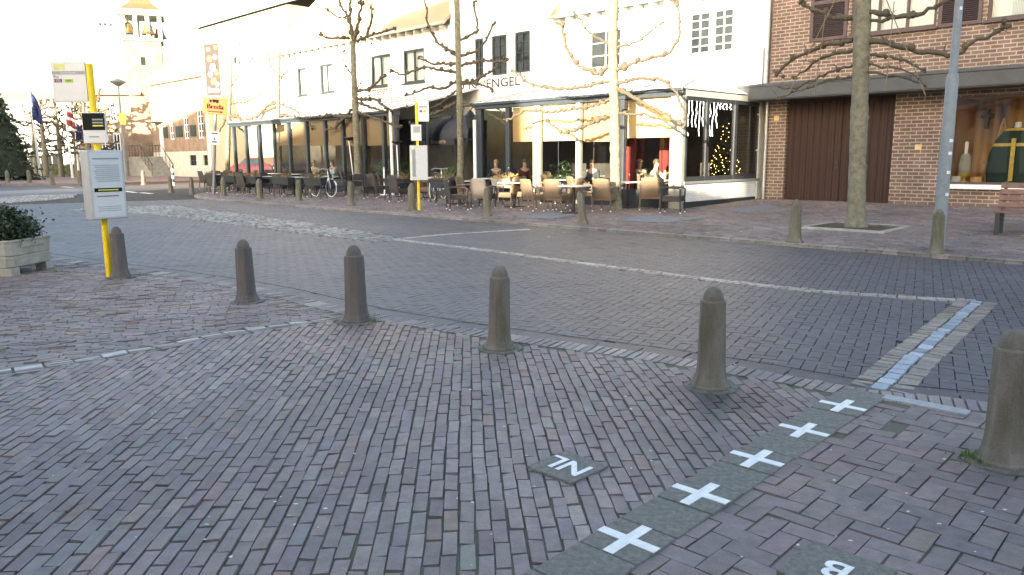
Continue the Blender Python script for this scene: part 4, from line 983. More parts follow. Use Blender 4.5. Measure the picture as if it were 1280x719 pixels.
def make_round():
    t = thing('terrace_table', 'table', 'table', (0, 0, 0))
    MB().lathe([(.44, .72), (.45, .735), (.44, .75)], 28).build('table_top', m_tabletop, t)
    MB().tube([(0, 0, .03), (0, 0, .719)], .038, 10).build('column', m_black, t)
    b = MB(); b.box((0, 0, .018), (.62, .07, .035), R(45)); b.box((0, 0, .019), (.07, .62, .033), R(45)); b.build('foot', m_black, t)
    return t
tr = make_round()
def make_trough(bodym, flm, L=1.0):
    t = thing('planter_trough', 'trough', 'planter', (0, 0, 0))
    b = MB(); h_ = L / 2
    b.prism([(-h_ + .05, -.11, .5), (h_ - .05, -.11, .5), (h_ - .05, .11, .5), (-h_ + .05, .11, .5)], (0, 0, .001))
    b.add([(-h_ + .05, -.11, .5), (h_ - .05, -.11, .5), (h_ - .05, .11, .5), (-h_ + .05, .11, .5), (-h_, -.15, .76), (h_, -.15, .76), (h_, .15, .76), (-h_, .15, .76)], [(0, 1, 5, 4), (1, 2, 6, 5), (2, 3, 7, 6), (3, 0, 4, 7)])
    b.bb(-h_ - .02, h_ + .02, -.17, .17, .755, .78); b.build('box', bodym, t)
    for sx in (-1, 1):
        for sy in (-1, 1): MB().tube([(sx * (h_ - .1), sy * .09, .51), (sx * (h_ - .05), sy * .14, 0)], .018, 6).build('leg', bodym, t)
    def smp():
        return (random.uniform(-h_, h_), random.gauss(0, .07), .78 + abs(random.gauss(0, .07)) * (1 + .6 * math.sin(random.random() * 9)))
    leaves(420, smp, .05, sy=.7).build('foliage', flm, t)
    return t
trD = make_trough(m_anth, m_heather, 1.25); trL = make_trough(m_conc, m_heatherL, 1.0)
def rz(deg): return R(deg)
GD, GT = 'dark wicker terrace chairs', 'sunlit wicker terrace chairs'
chairs = [  # px, py, heading, kind, label
 (586, 257, 115, 1, 'sunlit backed wicker chair just right of the far bus stop, facing the road'), (560, 256, -80, 0, 'dark wicker chair between the bus stop pole and the tree trunk'),
 (634, 259, -70, 1, 'sunlit wicker chair under the trough of pale dried flowers'), (668, 263, 170, 1, 'sunlit wicker chair with its back to the street, right of the pale flower trough'),
 (690, 254, 100, 1, 'rounded sunlit wicker chair between two tables in the sun'), (712, 262, -85, 1, 'sunlit wicker chair left of the leaning bollard'),
 (757, 264, 185, 1, 'brightest sunlit wicker chair in front of the sunlit tree'), (840, 266, 115, 0, 'large dark wicker chair at the white corner wall'),
 (742, 252, 60, 1, 'sunlit wicker chair behind the round table'), (795, 253, 200, 1, 'sunlit wicker chair under the right hand flower trough'), (652, 245, 20, 1, 'sunlit chair back seen above the pale trough'), (676, 246, 5, 1, 'sunlit wicker chair in front of the wide pale post'),
 (708, 247, -10, 1, 'sunlit wicker chair before the first lit blind'), (728, 247, 15, 1, 'sunlit wicker chair left of the sunlit trunk, back row'), (610, 248, 60, 0, 'dark wicker chair behind the low bollard'),
 (532, 250, 110, 1, 'sunlit backed chair half hidden by the bus timetable'), (500, 252, 185, 0, 'black looking wicker chair left of the far bus stop'), (483, 243, 150, 0, 'dark wicker chair behind the small white barrier post'),
 (459, 240, 40, 0, 'dark wicker chair right of the second pollarded trunk'), (424, 246, 140, 0, 'dark wicker chair behind the bicycle wheel'), (396, 246, 190, 0, 'dark chair in front of the bicycle wheel'),
 (366, 243, 100, 0, 'dark wicker chair right of the fifth trough'), (354, 245, 180, 0, 'dark chair with its back to the road, right of a bollard'), (338, 242, 110, 0, 'dark wicker chair behind a bollard, right of a white table'),
 (317, 242, 175, 0, 'dark chair left of a white table, seen from behind'), (303, 239, 100, 0, 'dark wicker chair between two white tables'), (288, 239, 200, 0, 'dark chair right of the bollard by the sign pole'),
 (274, 236, 80, 0, 'dark wicker chair right behind the sign pole'), (259, 236, 180, 0, 'dark wicker chair left of the sign pole'), (446, 236, -40, 0, 'dark chair behind the second pollarded trunk'), (408, 238, 30, 0, 'dark chair in the back row left of the blue jacket'), (380, 238, 15, 0, 'dark chair in the back row above the bicycle'),
 (330, 236, 10, 0, 'dark chair in the back row behind the third trunk'), (313, 235, -15, 0, 'dark chair in the back row before the red car'), (295, 233, 5, 0, 'leftmost dark chair in the back row')]
chairs += [(604, 261, 200, 0, 'dark wicker chair in front of the white pole, back to the road'), (652, 258, 120, 1, 'sunlit wicker chair between trough and table, turned to the left'), (724, 258, 160, 1, 'sunlit wicker chair right behind the leaning bollard'),
 (775, 254, 10, 1, 'sunlit chair close to the sunlit trunk, facing the street'), (812, 262, 215, 1, 'sunlit wicker chair in front of the chin resting person'), (696, 264, 200, 1, 'sunlit wicker chair with its back to the kerb, before the bright tables'), (822, 258, 80, 1, 'sunlit wicker chair beside the corner post'),
 (472, 247, 190, 0, 'dark chair at the white barrier post, back to the road'), (455, 248, 100, 0, 'dark chair right of the second pollarded trunk, front row'), (436, 240, 160, 0, 'dark chair left of the second pollarded trunk'), (386, 243, 60, 0, 'dark chair right of the bicycle trough'), (344, 240, 150, 0, 'dark chair touching the third trunk'),
 (308, 243, 190, 0, 'dark chair between the two bollards right of the sign pole'), (282, 235, 30, 0, 'dark chair in the back row at the left end'), (270, 241, 200, 0, 'dark chair in the front row at the sign pole'), (545, 246, 10, 0, 'dark chair behind the silver bicycle'), (516, 243, 30, 0, 'dark chair behind the far timetable case'), (624, 251, 30, 0, 'dark chair left of the pale trough, back row'), (571, 262, 150, 0, 'dark chair in the front row by the middle trunk')]
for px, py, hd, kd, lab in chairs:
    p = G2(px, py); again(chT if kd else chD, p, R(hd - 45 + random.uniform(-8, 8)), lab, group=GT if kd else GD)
tabs = [(717, 267, 1, 'round white table behind the leaning bollard'), (784, 260, 0, 'sunlit white table right of the bright tree'), (643, 259, 0, 'table between the pale trough and the sunlit chairs'), (575, 255, 0, 'table in front of the middle tree trunk'),
        (701, 254, 0, 'small white table in the second row left of the tree'), (738, 247, 0, 'white table close to the lit window, back row'), (609, 250, 0, 'white table beside the white pole'), (825, 252, 0, 'white table next to the corner post'),
        (467, 239, 0, 'white table right of the second pollarded trunk'), (409, 243, 0, 'white table above the bicycle wheel'), (367, 238, 0, 'white table in the back row near the fifth trough'), (368, 244, 0, 'white table right of the chair with its back to the road'),
        (328, 242, 0, 'bright white table behind a bollard in the dark chairs'), (298, 239, 0, 'white table right of the sign pole'), (347, 236, 0, 'white table behind the third trunk'), (403, 236, 0, 'white table in the back row by the dark posts'), (276, 237, 0, 'leftmost white table behind the sign pole'), (540, 247, 0, 'white table behind the silver bicycle'), (489, 239, 0, 'white table before the round box shrubs')]
for px, py, rd_, lab in tabs: again(tr if rd_ else tb, G2(px, py), R(-45 + random.uniform(-6, 6)), lab, group='white topped terrace tables')
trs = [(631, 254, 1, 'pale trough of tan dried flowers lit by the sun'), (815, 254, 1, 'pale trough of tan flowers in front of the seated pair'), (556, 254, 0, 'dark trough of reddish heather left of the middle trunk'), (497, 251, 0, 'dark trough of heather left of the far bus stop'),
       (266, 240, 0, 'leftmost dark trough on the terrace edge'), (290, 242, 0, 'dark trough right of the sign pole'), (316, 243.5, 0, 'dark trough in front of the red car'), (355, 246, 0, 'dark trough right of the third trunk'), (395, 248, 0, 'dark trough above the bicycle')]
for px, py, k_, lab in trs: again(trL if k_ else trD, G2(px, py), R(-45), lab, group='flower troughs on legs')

def bicycle(loc, rz_, label, fm):
    t = thing('bicycle', label, 'bicycle', loc, rz_)
    for x in (-.53, .53):
        b = MB(); pts = [(x + .34 * math.cos(a), 0, .36 + .34 * math.sin(a)) for a in [i * math.pi / 12 for i in range(25)]]; b.tube(pts, .018, 6, 0, False)
        for i in range(12): a = i * math.pi / 6; b.tube([(x, 0, .36), (x + .33 * math.cos(a), 0, .36 + .33 * math.sin(a))], .0025, 3, 1)
        b.tube([(x, -.04, .36), (x, .04, .36)], .03, 8, 1); w_ = b.build('wheel', [m_bikewhite if fm is m_bikewhite else m_rubber, m_steel], t)
        b = MB(); b.tube([(x + .375 * math.cos(a), 0, .36 + .375 * math.sin(a)) for a in [R(15) + i * R(12) for i in range(12)]], .02, 5); b.build('mudguard', fm, w_)
    b = MB(); b.tube([(-.53, 0, .36), (-.1, 0, .33), (.38, 0, .75)], .02, 6); b.tube([(-.1, 0, .33), (-.22, 0, .85)], .02, 6); b.tube([(-.2, 0, .72), (-.53, 0, .36)], .014, 6); b.tube([(.53, 0, .36), (.42, 0, .62), (.36, 0, .98)], .019, 6); b.tube([(-.18, 0, .55), (.39, 0, .68)], .02, 6); b.build('frame', fm, t)
    b = MB(); b.tube([(.36, 0, .98), (.37, 0, 1.06)], .014, 6); b.tube([(.12, .28, 1.06), (.34, .24, 1.1), (.37, 0, 1.08), (.34, -.24, 1.1), (.12, -.28, 1.06)], .014, 6); b.build('handlebar', m_steel, t)
    b = MB(); b.ball((-.27, 0, .93), .13, 8, 0, (1.05, .75, .38)); b.build('saddle', m_black, t)
    b = MB(); b.lathe([(.08, -.01), (.08, .01)], 12); 
    for v_ in range(len(b.v)): x, y, z = b.v[v_]; b.v[v_] = (x - .1, z, y + .33)
    b.tube([(-.1, .08, .33), (.05, .08, .25), (.05, .15, .25)], .012, 5); b.build('crank', m_steel, t)
    b = MB(); b.bb(-.78, -.34, -.07, .07, .76, .775); b.tube([(-.53, .05, .36), (-.66, .06, .76)], .008, 4); b.build('carrier', m_steel, t)
    return t
bicycle(G2(548, 250), R(75), 'silver white bicycle parked beside the entrance trough', m_bikewhite)
bicycle(G2(404, 246), R(-40), 'white wheeled bicycle among the dark chairs', m_bikewhite)

# torches and barrier post
for px, py, tx, ty, lab in ((444, 241, 436, 176, 'leaning torch lamp in front of the second pollarded trunk'), (499, 246, 496, 181, 'torch lamp left of the far bus stop')):
    p = G2(px, py); hh = px_h(p, (tx, ty)); q = PY(tx, ty, p.y) - p
    t = thing('torch_lamp', lab, 'torch', p); MB().tube([(0, 0, 0), (q.x, 0, hh)], .022, 8).build('pole', m_whitepaint, t)
    MB().lathe([(.04, 0), (.13, .05), (.20, .10), (.21, .14), (.02, .145)], 14, (q.x, 0, hh)).build('bowl', m_black, t); MB().lathe([(.2, 0), (.18, .03), (.03, .04)], 14).build('base', m_black, t)
p = G2(481, 244); t = thing('barrier_post', 'short white barrier post on a round foot before the box shrubs', 'post', p)
hh = px_h(p, (480, 211)); MB().lathe([(.19, 0), (.19, .02), (.05, .05)], 16).build('foot', m_whitepaint, t); MB().tube([(0, 0, .04), (0, 0, hh)], .032, 10).build('pole', m_whitepaint, t); MB().ball((0, 0, hh + .03), .045, 8).build('knob', m_steel, t)
# box shrubs
for px, py, r_, lab in ((487, 228, .62, 'clipped round box shrub left of the entrance'), (508, 228, .55, 'box shrub half behind the far bus timetable'), (566, 232, .45, 'low green shrub right of the entrance awning')):
    p = PS(px, py, 27.2); p.z = far_z(p.x, p.y); t = thing('box_shrub', lab, 'shrub', p)
    MB().lathe([(.2, 0), (.26, .4), (.27, .42)], 14).build('pot', m_anth, t)
    def sp_():
        d = Vector((random.gauss(0, 1), random.gauss(0, 1), random.gauss(0, 1))).normalized() * r_ * random.uniform(.75, 1.05); return (d.x, d.y, .4 + r_ * .8 + d.z * .8)
    leaves(1500, sp_, .06).build('foliage', m_leafbox, t); MB().ball((0, 0, .4 + r_ * .8), r_ * .72, 8, 0, (1, 1, .8)).build('inner_growth', m_leafdark, t)

# ------------------------------------------------------------------ people behind the glass
def person(loc, rz_, label, topm, hairm, lean=0.0, hand=False, seated=True):
    t = thing('person', label, 'person', loc, rz_)
    hz = .45
    def skin_mesh(name, verts, edges, rad, material):
        me = bpy.data.meshes.new(name); me.from_pydata(verts, edges, []); me.materials.append(material)
        o = bpy.data.objects.new(name, me); COL.objects.link(o); o.parent = t
        md = o.modifiers.new('skin', 'SKIN'); md.use_smooth_shade = True
        for i, r_ in enumerate(rad):
            me.skin_vertices[0].data[i].radius = r_ if isinstance(r_, tuple) else (r_, r_)
        me.skin_vertices[0].data[0].use_root = True
        s_ = o.modifiers.new('sub', 'SUBSURF'); s_.levels = 1; s_.render_levels = 2
        return o
    sh = hz + .55; L = lean
    neck = (0, -L, sh + .06); head0 = (0, -L * 1.15 - .01, sh + .17); head1 = (0, -L * 1.15 - .02, sh + .26)
    rh = (.1, -L - .26, sh + .03) if hand else (.14, -.42, hz + .3)
    el = (.24, -L - .22, hz + .30) if hand else (.27, -L - .12, hz + .25)
    V = [(0, 0, hz + .05), (0, -L * .5, hz + .3), (0, -L, sh - .02), neck, head0, head1,
         (.19, -L, sh - .03), el, rh, (-.19, -L, sh - .03), (-.27, -L - .12, hz + .25), (-.14, -.42, hz + .3),
         (.1, 0, hz + .02), (.13, -.42, hz + .04), (.13, -.42, .09), (.13, -.54, .05), (-.1, 0, hz + .02), (-.13, -.42, hz + .04), (-.13, -.42, .09), (-.13, -.54, .05)]
    E = [(0, 1), (1, 2), (2, 3), (3, 4), (4, 5), (2, 6), (6, 7), (7, 8), (2, 9), (9, 10), (10, 11), (0, 12), (12, 13), (13, 14), (14, 15), (0, 16), (16, 17), (17, 18), (18, 19)]
    Rr = [(.15, .11), (.14, .10), (.13, .09), .052, (.075, .085), (.07, .085), .06, .042, .032, .06, .042, .032, .085, .062, .045, .035, .085, .062, .045, .035]
    skin_mesh('body', V, E, Rr, m_skin)
    V2 = [V[i] for i in (0, 1, 2, 6, 7, 9, 10)] + [tuple(Vector(V[7]).lerp(Vector(V[8]), .85)), tuple(Vector(V[10]).lerp(Vector(V[11]), .85))]
    skin_mesh('jacket', V2, [(0, 1), (1, 2), (2, 3), (3, 4), (2, 5), (5, 6), (4, 7), (6, 8)], [(.17, .13), (.165, .125), (.155, .11), .08, .058, .08, .058, .045, .045], topm)
    V3 = [V[0], V[12], V[13], V[14], V[16], V[17], V[18]]
    skin_mesh('trousers', V3, [(0, 1), (1, 2), (2, 3), (0, 4), (4, 5), (5, 6)], [(.16, .125), .1, .075, .055, .1, .075, .055], m_darkcloth)
    b = MB(); hx, hy, hz_ = 0, head1[1] + .02, sh + .24
    b.ball((hx, hy, hz_ + .02), .105, 10, 0, (.88, 1.0, 1.02))
    k_ = [f for f in b.f if sum(b.v[i][2] for i in f) / 4 > hz_ - .0 - (.14 if sum(b.v[i][1] for i in f) / 4 > hy + .02 else -.035)]
    b.f = k_; b.mi = [0] * len(k_); b.sm = [True] * len(k_); b.build('hair', hairm, t)
    return t
def inside_pt(px, s_): p = PS(px, 200, s_); return Vector((p.x, p.y, .13))
person(inside_pt(815, 27.4), R(60), 'person in a pale grey jacket, chin on hand, sunlit behind the right pane', m_greycloth, m_hairB, .12, True)
person(inside_pt(798, 28.3), R(30), 'fair haired person seated left of the chin resting one', m_greycloth, m_hairF, .05)
person(inside_pt(742, 27.7), R(-30), 'dark haired person in dark jacket left of the sunlit trunk', m_darkcloth, m_hairB, .1)
person(inside_pt(620, 27.05), R(0), 'person in dark clothes seated behind the first dark pane', m_darkcloth, m_hairF, .08)
person(inside_pt(655, 28.6), R(20), 'person in maroon seated behind the pane with brown blind', mat('maroon_cloth', (.10, .025, .022), .85), m_hairB, .05)
person(inside_pt(392, 27.6), R(10), 'fair haired person seated inside the dark terrace', m_greycloth, m_hairF, .05)
t = person(inside_pt(418, 27.2), R(-40), 'person in a pale blue jacket inside the dark terrace', mat('pale_blue_cloth', (.5, .58, .7), .8), m_hairB, .12)
# tables inside so that nobody sits in the air
for px, s_, lab in ((828, 27.2, 'small table inside beside the chin resting person'), (640, 27.3, 'small table inside left of the person in maroon')):
    again(tb, inside_pt(px, s_), R(-45), lab, group='white topped terrace tables')
stl = thing('stool', 'stool', 'stool', (0, 0, 0)); MB().bb(-.2, .2, -.2, .2, .36, .41).build('seat', m_rattan, stl, bevel=.01)
for sx in (-1, 1):
    for sy in (-1, 1): MB().tube([(sx * .16, sy * .16, .36), (sx * .18, sy * .18, 0)], .018, 6).build('leg', m_rattan, stl)
for px, s_, lab in ((815, 27.4, 'seat under the chin resting person'), (798, 28.3, 'seat under the fair haired person by the red curtain'), (742, 27.7, 'seat under the dark haired person'), (620, 27.05, 'seat under the person in the first dark pane'), (655, 28.6, 'seat under the person in maroon'), (392, 27.6, 'seat under the fair haired person in the dark terrace'), (418, 27.2, 'seat under the person in pale blue')):
    again(stl, inside_pt(px, s_), R(-45), lab, group='seats inside the glass terraces')
for px, s_, lab in ((703, 28.2, 'leafy pot plant behind the first lit blind'), (350, 28.5, 'pot plant inside the dark terrace')):
    p = inside_pt(px, s_); t = thing('pot_plant', lab, 'plant', p); MB().lathe([(.14, 0), (.2, .5), (.2, .52)], 12).build('pot', m_whitepaint, t)
    leaves(350, lambda: (random.gauss(0, .2), random.gauss(0, .2), .6 + abs(random.gauss(0, .28))), .12).build('foliage', m_leafdark, t)
# red car seen through the left panes
def car(loc, rz_, label):
    t = thing('parked_car', label, 'car', loc, rz_)
    prof = [(-2.0, .35), (-2.02, .75), (-1.75, .9), (-1.2, .95), (-.7, 1.38), (.7, 1.42), (1.4, 1.0), (1.9, .92), (2.0, .7), (2.0, .35)]
    b = MB(); vs = []
    for x, z in prof:
        wd = .82 if z < 1.0 else .66
        vs += [(x, -wd, z), (x, wd, z)]
    n_ = len(prof); b.add(vs, [(2 * i, 2 * i + 1, 2 * ((i + 1) % n_) + 1, 2 * ((i + 1) % n_)) for i in range(n_)] + [tuple(range(0, 2 * n_, 2))[::-1], tuple(range(1, 2 * n_, 2))]); b.build('body', m_redcar, t, bevel=.05, seg=3)
    for s_ in (-1, 1): MB().prism([(-1.1, s_ * .79, .98), (-.66, s_ * .70, 1.32), (.66, s_ * .70, 1.35), (1.2, s_ * .79, 1.0)], (0, s_ * .012, 0)).build('side_window', m_darkglass, t)
    for sx in (-1.25, 1.25):
        for sy in (-.8, .8):
            o = MB().tube([(sx, sy - .09, .32), (sx, sy + .09, .32)], .32, 18).build('wheel', m_rubber, t); MB().tube([(sx, sy - .1, .32), (sx, sy + .1, .32)], .19, 14).build('rim', m_steel, o)
    for sy in (-.6, .6): MB().ball((2.0, sy, .72), .1, 8, 0, (.4, 1.3, .8)).build('headlight', m_whitepaint, t)
    return t
pc = PS(325, 205, 36.5); car(Vector((pc.x, pc.y, .2)), R(-30), 'red car parked beyond the left end of the dark glass terrace')

# ------------------------------------------------------------------ street furniture on the right
p = G2(1172, 314); hh = 8.0
t = thing('lamp_post', 'tall tapering blue grey lamp post beside the shop window', 'lamp post', p)
zj = px_h(p, (1195, 92)); MB().tube([(0, 0, 0), (0, 0, zj - .1), (0, 0, zj)], [.095, .09, .075], 14).build('lower_shaft', m_lampgrey, t)
MB().tube([(0, 0, zj), (0, 0, hh)], [.062, .05], 14).build('upper_shaft', m_lampgrey, t)
b = MB()
for q, a in ((.9, .02), (1.25, .0), (1.55, .0), (1.75, .0), (zj + .95, -.02)):
    aa = R(-100 + a * 300); 
    for i in range(4):
        a0, a1 = aa + i * .16, aa + (i + 1) * .16; rr = .098 if q < zj else .065
        b.poly([(rr * math.cos(a0), rr * math.sin(a0), q), (rr * math.cos(a1), rr * math.sin(a1), q), (rr * math.cos(a1), rr * math.sin(a1), q + .05), (rr * math.cos(a0), rr * math.sin(a0), q + .05)])
b.build('stickers', m_paper, t)
b = MB(); b.tube([(0, 0, hh), (-.3, -.3, hh + .25), (-.9, -.9, hh + .3)], .03, 8); b.build('arm', m_lampgrey, t); MB().ball((-1.0, -1.0, hh + .28), .25, 10, 0, (1, 1, .4)).build('lamp_head', m_lampgrey, t)
# bench
p = G2(1238, 294); hd = FRZ + R(3)
t = thing('bench', 'bench with red brown wooden slats on grey steel frame under the shop window', 'bench', p, hd)
for k_, (y, z) in enumerate(((0.02, .45), (.14, .45), (.26, .45), (.38, .455))): MB().bb(0, 2.0, y, y + .095, z - .035, z).build('slat', m_woodslat, t, bevel=.006)
for k_ in range(4): 
    z = .55 + k_ * .12; y = .46 + k_ * .035; MB().box((1.0, y, z), (2.0, .035, .1), 0, 0, ('X', R(-16))).build('back_slat', m_woodslat, t, bevel=.006)
for x in (.08, 1.9):
    b = MB(); b.bb(x - .035, x + .035, .0, .09, 0, .41); b.bb(x - .035, x + .035, .38, .47, 0, .41); b.bb(x - .033, x + .033, -.01, .48, .37, .415); b.tube([(x, .45, .4), (x, .60, .98)], .03, 6); b.build('side_frame', m_anth, t)
# Breda sign
p = G2(267, 243); t = thing('direction_sign', 'orange Breda direction sign with lorry and arrow on a grey pole', 'sign', p, R(10)); t.rotation_euler[1] = R(5.2)
zs0, zs1 = px_h(p, (268, 143)), px_h(p, (268, 122.5)); zt_ = zs1 + .1; hwd = (zs1 - zs0) * 30 / 20.5 / 2
MB().tube([(0, 0, 0), (0, 0, zt_)], .06, 10).build('pole', m_lampgrey, t)
o = MB().bb(-hwd, hwd, -.09, -.062, zs0, zs1).build('board', m_orange, t, bevel=.01)
zm = (zs0 + zs1) / 2; hs = zs1 - zs0
b = MB()
for dx in (-.014, 0, .014): b.text('Breda', hs * .42, lambda u, v, d: (u + dx, -.093 - abs(dx) * .1, zm + v - hs * .04), 0)
b.bb(-hwd * .6, hwd * .5, -.094, -.091, zs0 + hs * .14, zs0 + hs * .20); b.prism([(hwd * .42, -.091, zs0 + hs * .09), (hwd * .42, -.091, zs0 + hs * .25), (hwd * .66, -.091, zs0 + hs * .17)], (0, -.003, 0))
zz = zs1 - hs * .25; b.bb(-hwd * .25, hwd * .28, -.094, -.091, zz, zz + hs * .16); b.bb(-hwd * .48, -hwd * .28, -.094, -.091, zz, zz + hs * .12)
for x in (-.38, -.1, .1, .2): b.prism([(hwd * x + hs * .045 * math.cos(a), -.091, zz - .01 + hs * .045 * math.sin(a)) for a in [i * math.pi / 4 for i in range(8)]], (0, -.004, 0))
b.build('lettering', m_ink, o)
z0_, z1_ = px_h(p, (264, 181)), px_h(p, (264, 164)); o = MB().bb(-.22, .22, -.085, -.062, z0_, z1_).build('notice_plate', m_paper, t)
b = MB(); b.bb(-.13, .13, -.089, -.086, z1_ - .12, z1_ - .06); b.bb(-.1, .1, -.089, -.086, z0_ + .1, z0_ + .16); b.prism([(-.05, -.086, z0_ + .22), (.05, -.086, z0_ + .22), (.0, -.086, z0_ + .34)], (0, -.003, 0)); b.build('print', m_blueflag, o)
# banner mast
pb = PY(265, 226, 44); pb.z = 0; t = thing('banner_mast', 'slim mast carrying a dark floral Baarle banner', 'banner', pb, R(-20))
zb0, zb1 = PY(266, 120, 44).z, PY(266, 56, 44).z; bw = .95
MB().tube([(0, 0, 0), (0, 0, zb1 + .6)], [.08, .05], 10).build('mast', m_greyframe, t)
o = MB().bb(.1, .1 + bw, -.012, .012, zb0, zb1).build('banner', mat('banner_dark', (.05, .04, .04), .9), t); b = MB(); 
for z in (zb0 - .02, zb1 + .02): b.tube([(0, 0, z), (.15 + bw, 0, z)], .02, 6)
b.build('bracket', m_steel, t)
b = MB()
for cx, cz, rr, mi in ((.55, .55, .24, 0), (.35, .72, .18, 1), (.75, .75, .17, 2), (.35, .42, .2, 2), (.8, .45, .16, 1), (.55, .28, .2, 1), (.3, .9, .12, 0), (.82, .93, .12, 1), (.8, .22, .13, 0)):
    for k_ in range(6):
        a = k_ * math.pi / 3; c = Vector((.1 + cx * bw + rr * .55 * math.cos(a), -.016 - .001 * mi, zb0 + cz * (zb1 - zb0) + rr * .55 * math.sin(a)))
        b.poly([(c.x + rr * .38 * math.cos(q), c.y - .0005 * k_, c.z + rr * .38 * math.sin(q)) for q in [i * math.pi / 4 for i in range(8)]][::-1], mi)
b.build('flower_print', [m_paper, m_lemon, m_pink], o)
b = MB(); b.text('Baarle', .42, lambda u, v, d: (.1 + bw / 2 + u, -.02, zb0 + .3 + v), 0, sx=.72); b.build('lettering', m_paper, o)

# ------------------------------------------------------------------ bus stops
def bus_stop(base, top_px, label, sgn, signpx, infopx, casepx, rz_, side=1):
    p = base; hh = px_h(p, top_px); t = thing('bus_stop', label, 'bus stop', p, rz_)
    M3 = Matrix.Rotation(-rz_, 3, 'Z')
    MB().tube([(0, 0, 0), (0, 0, hh)], .042, 12).build('pole', m_yellow, t)
    def rect(r):                                       # pixel rectangle -> local x and z on a plane through the pole facing the viewer
        X0, X1 = (PY(r[0], r[1], p.y).x - p.x), (PY(r[2], r[3], p.y).x - p.x); return X0, X1, px_h(p, (r[2], r[3])), px_h(p, (r[0], r[1]))
    return t, rect, hh
p = G(137, 346)
t, rect, hh = bus_stop(p, (109, 80), 'near yellow bus stop pole with white sign and timetable case', 1, None, None, None, 0)
lean = .0
x0, x1, z0, z1 = rect((72, 75, 106, 127)); x0, x1 = -.50, -.05
o = MB().bb(x0, x1, -.02, .02, z0, z1).build('sign_panel', m_paper, t, bevel=.008)
w_ = x1 - x0; h_ = z1 - z0
b = MB(); b.bb(x0 + .01, x1 - .01, -.024, -.021, z1 - h_ * .32, z1 - h_ * .24, 0); b.bb(x0 + w_ * .1, x0 + w_ * .42, -.024, -.021, z1 - h_ * .2, z1 - h_ * .06, 1)
b.build('printed_bands', [m_print, mat('print_lime', (.62, .66, .25), .5)], o)
b = MB(); b.bb(x0 + w_ * .08, x0 + w_ * .30, -.025, -.021, z1 - h_ * .52, z1 - h_ * .43); b.bb(x0 + w_ * .38, x0 + w_ * .62, -.025, -.021, z1 - h_ * .52, z1 - h_ * .44, 1); b.build('route_badges', [m_purple, m_lime], o)
b = MB(); b.text('132', .045, lambda u, v, d: (x0 + w_ * .19 + u, -.027, z1 - h_ * .475 + v), 0); b.text('450', .04, lambda u, v, d: (x0 + w_ * .5 + u, -.027, z1 - h_ * .48 + v), 1); b.text('Baarle-Nassau', .035, lambda u, v, d: (x0 + w_ * .5 + u, -.026, z1 - h_ * .28 + v), 0); b.text('Bus', .05, lambda u, v, d: (x0 + w_ * .14 + u, -.023, z1 - h_ * .375 + v), 1); b.build('lettering', [m_paper, m_printdark], o)
z0, z1 = px_h(p, (117, 179)), px_h(p, (117, 141)); x0, x1 = -.13, .18
o = MB().bb(x0, x1, -.075, -.048, z0, z1).build('info_panel', m_paper, t, bevel=.006); h_ = z1 - z0
b = MB(); b.bb(x0 + .01, x1 - .01, -.079, -.076, z0 + h_ * .42, z1 - .01); b.build('dark_print', m_printdark, o)
b = MB(); 
for k_ in range(3): b.bb(x0 + .14, x1 - .03, -.082, -.080, z1 - h_ * (.26 + .1 * k_), z1 - h_ * (.21 + .1 * k_), k_ == 2)
b.bb(x0 + .08, x1 - .1, -.078, -.076, z0 + h_ * .18, z0 + h_ * .23, 0); b.build('print', [m_print, m_printyellow], o)
z0, z1 = px_h(p, (130, 273)), px_h(p, (128, 188)); x0, x1 = -.23, .23
o = MB().bb(x0, x1, -.20, .02, z0, z1).build('timetable_case', m_alu, t, (0, 0, 0), 0, .012); o.rotation_euler[2] = R(52); h_ = z1 - z0; w_ = x1 - x0
MB().bb(x0 + .03, x1 - .03, -.205, -.2005, z0 + .03, z1 - .03).build('poster', m_paper, o)
b = MB()
for k_ in range(9): b.bb(x0 + .07 + (k_ % 3) * .012, x1 - .07, -.2075, -.2055, z1 - .2 - k_ * .026, z1 - .19 - k_ * .026, 0)
b.bb(x0 + .05, x1 - .05, -.208, -.2055, z0 + h_ * .40, z0 + h_ * .455, 1); b.bb(x0 + .1, x1 - .1, -.209, -.2085, z0 + h_ * .418, z0 + h_ * .436, 2); b.bb(x0 + .08, x1 - .1, -.2075, -.2055, z0 + h_ * .33, z0 + h_ * .345, 3)
for k_ in range(3): b.bb(x0 + .08, x1 - .08, -.2075, -.2055, z0 + h_ * (.12 + .03 * k_), z0 + h_ * (.128 + .03 * k_), 0)
b.bb(x0 + .06, x1 - .06, -.2075, -.2055, z1 - .12, z1 - .10, 0); b.build('print', [m_print, m_printdark, m_printyellow, m_redflag], o)
p = G2(524, 263)
t, rect, hh = bus_stop(p, (520, 128), 'far yellow bus stop pole with blank white case by the terrace', 1, None, None, None, 0)
z0, z1 = px_h(p, (526, 152)), px_h(p, (526, 126)); o = MB().bb(.04, .36, -.02, .02, z0, z1).build('sign_panel', m_paper, t, bevel=.006)
b = MB(); b.bb(.08, .32, -.024, -.021, z1 - .2, z1 - .15); b.bb(.09, .17, -.024, -.021, z1 - .33, z1 - .27, 1); b.bb(.2, .28, -.024, -.021, z1 - .33, z1 - .27, 2); b.build('print', [m_print, m_purple, m_lime], o)
z0, z1 = px_h(p, (520, 176)), px_h(p, (520, 156)); o = MB().bb(-.17, .13, -.07, -.046, z0, z1).build('info_panel', m_paper, t); MB().bb(-.1, .1, -.074, -.071, (z0 + z1) / 2, z1 - .05).build('print', m_print, o)
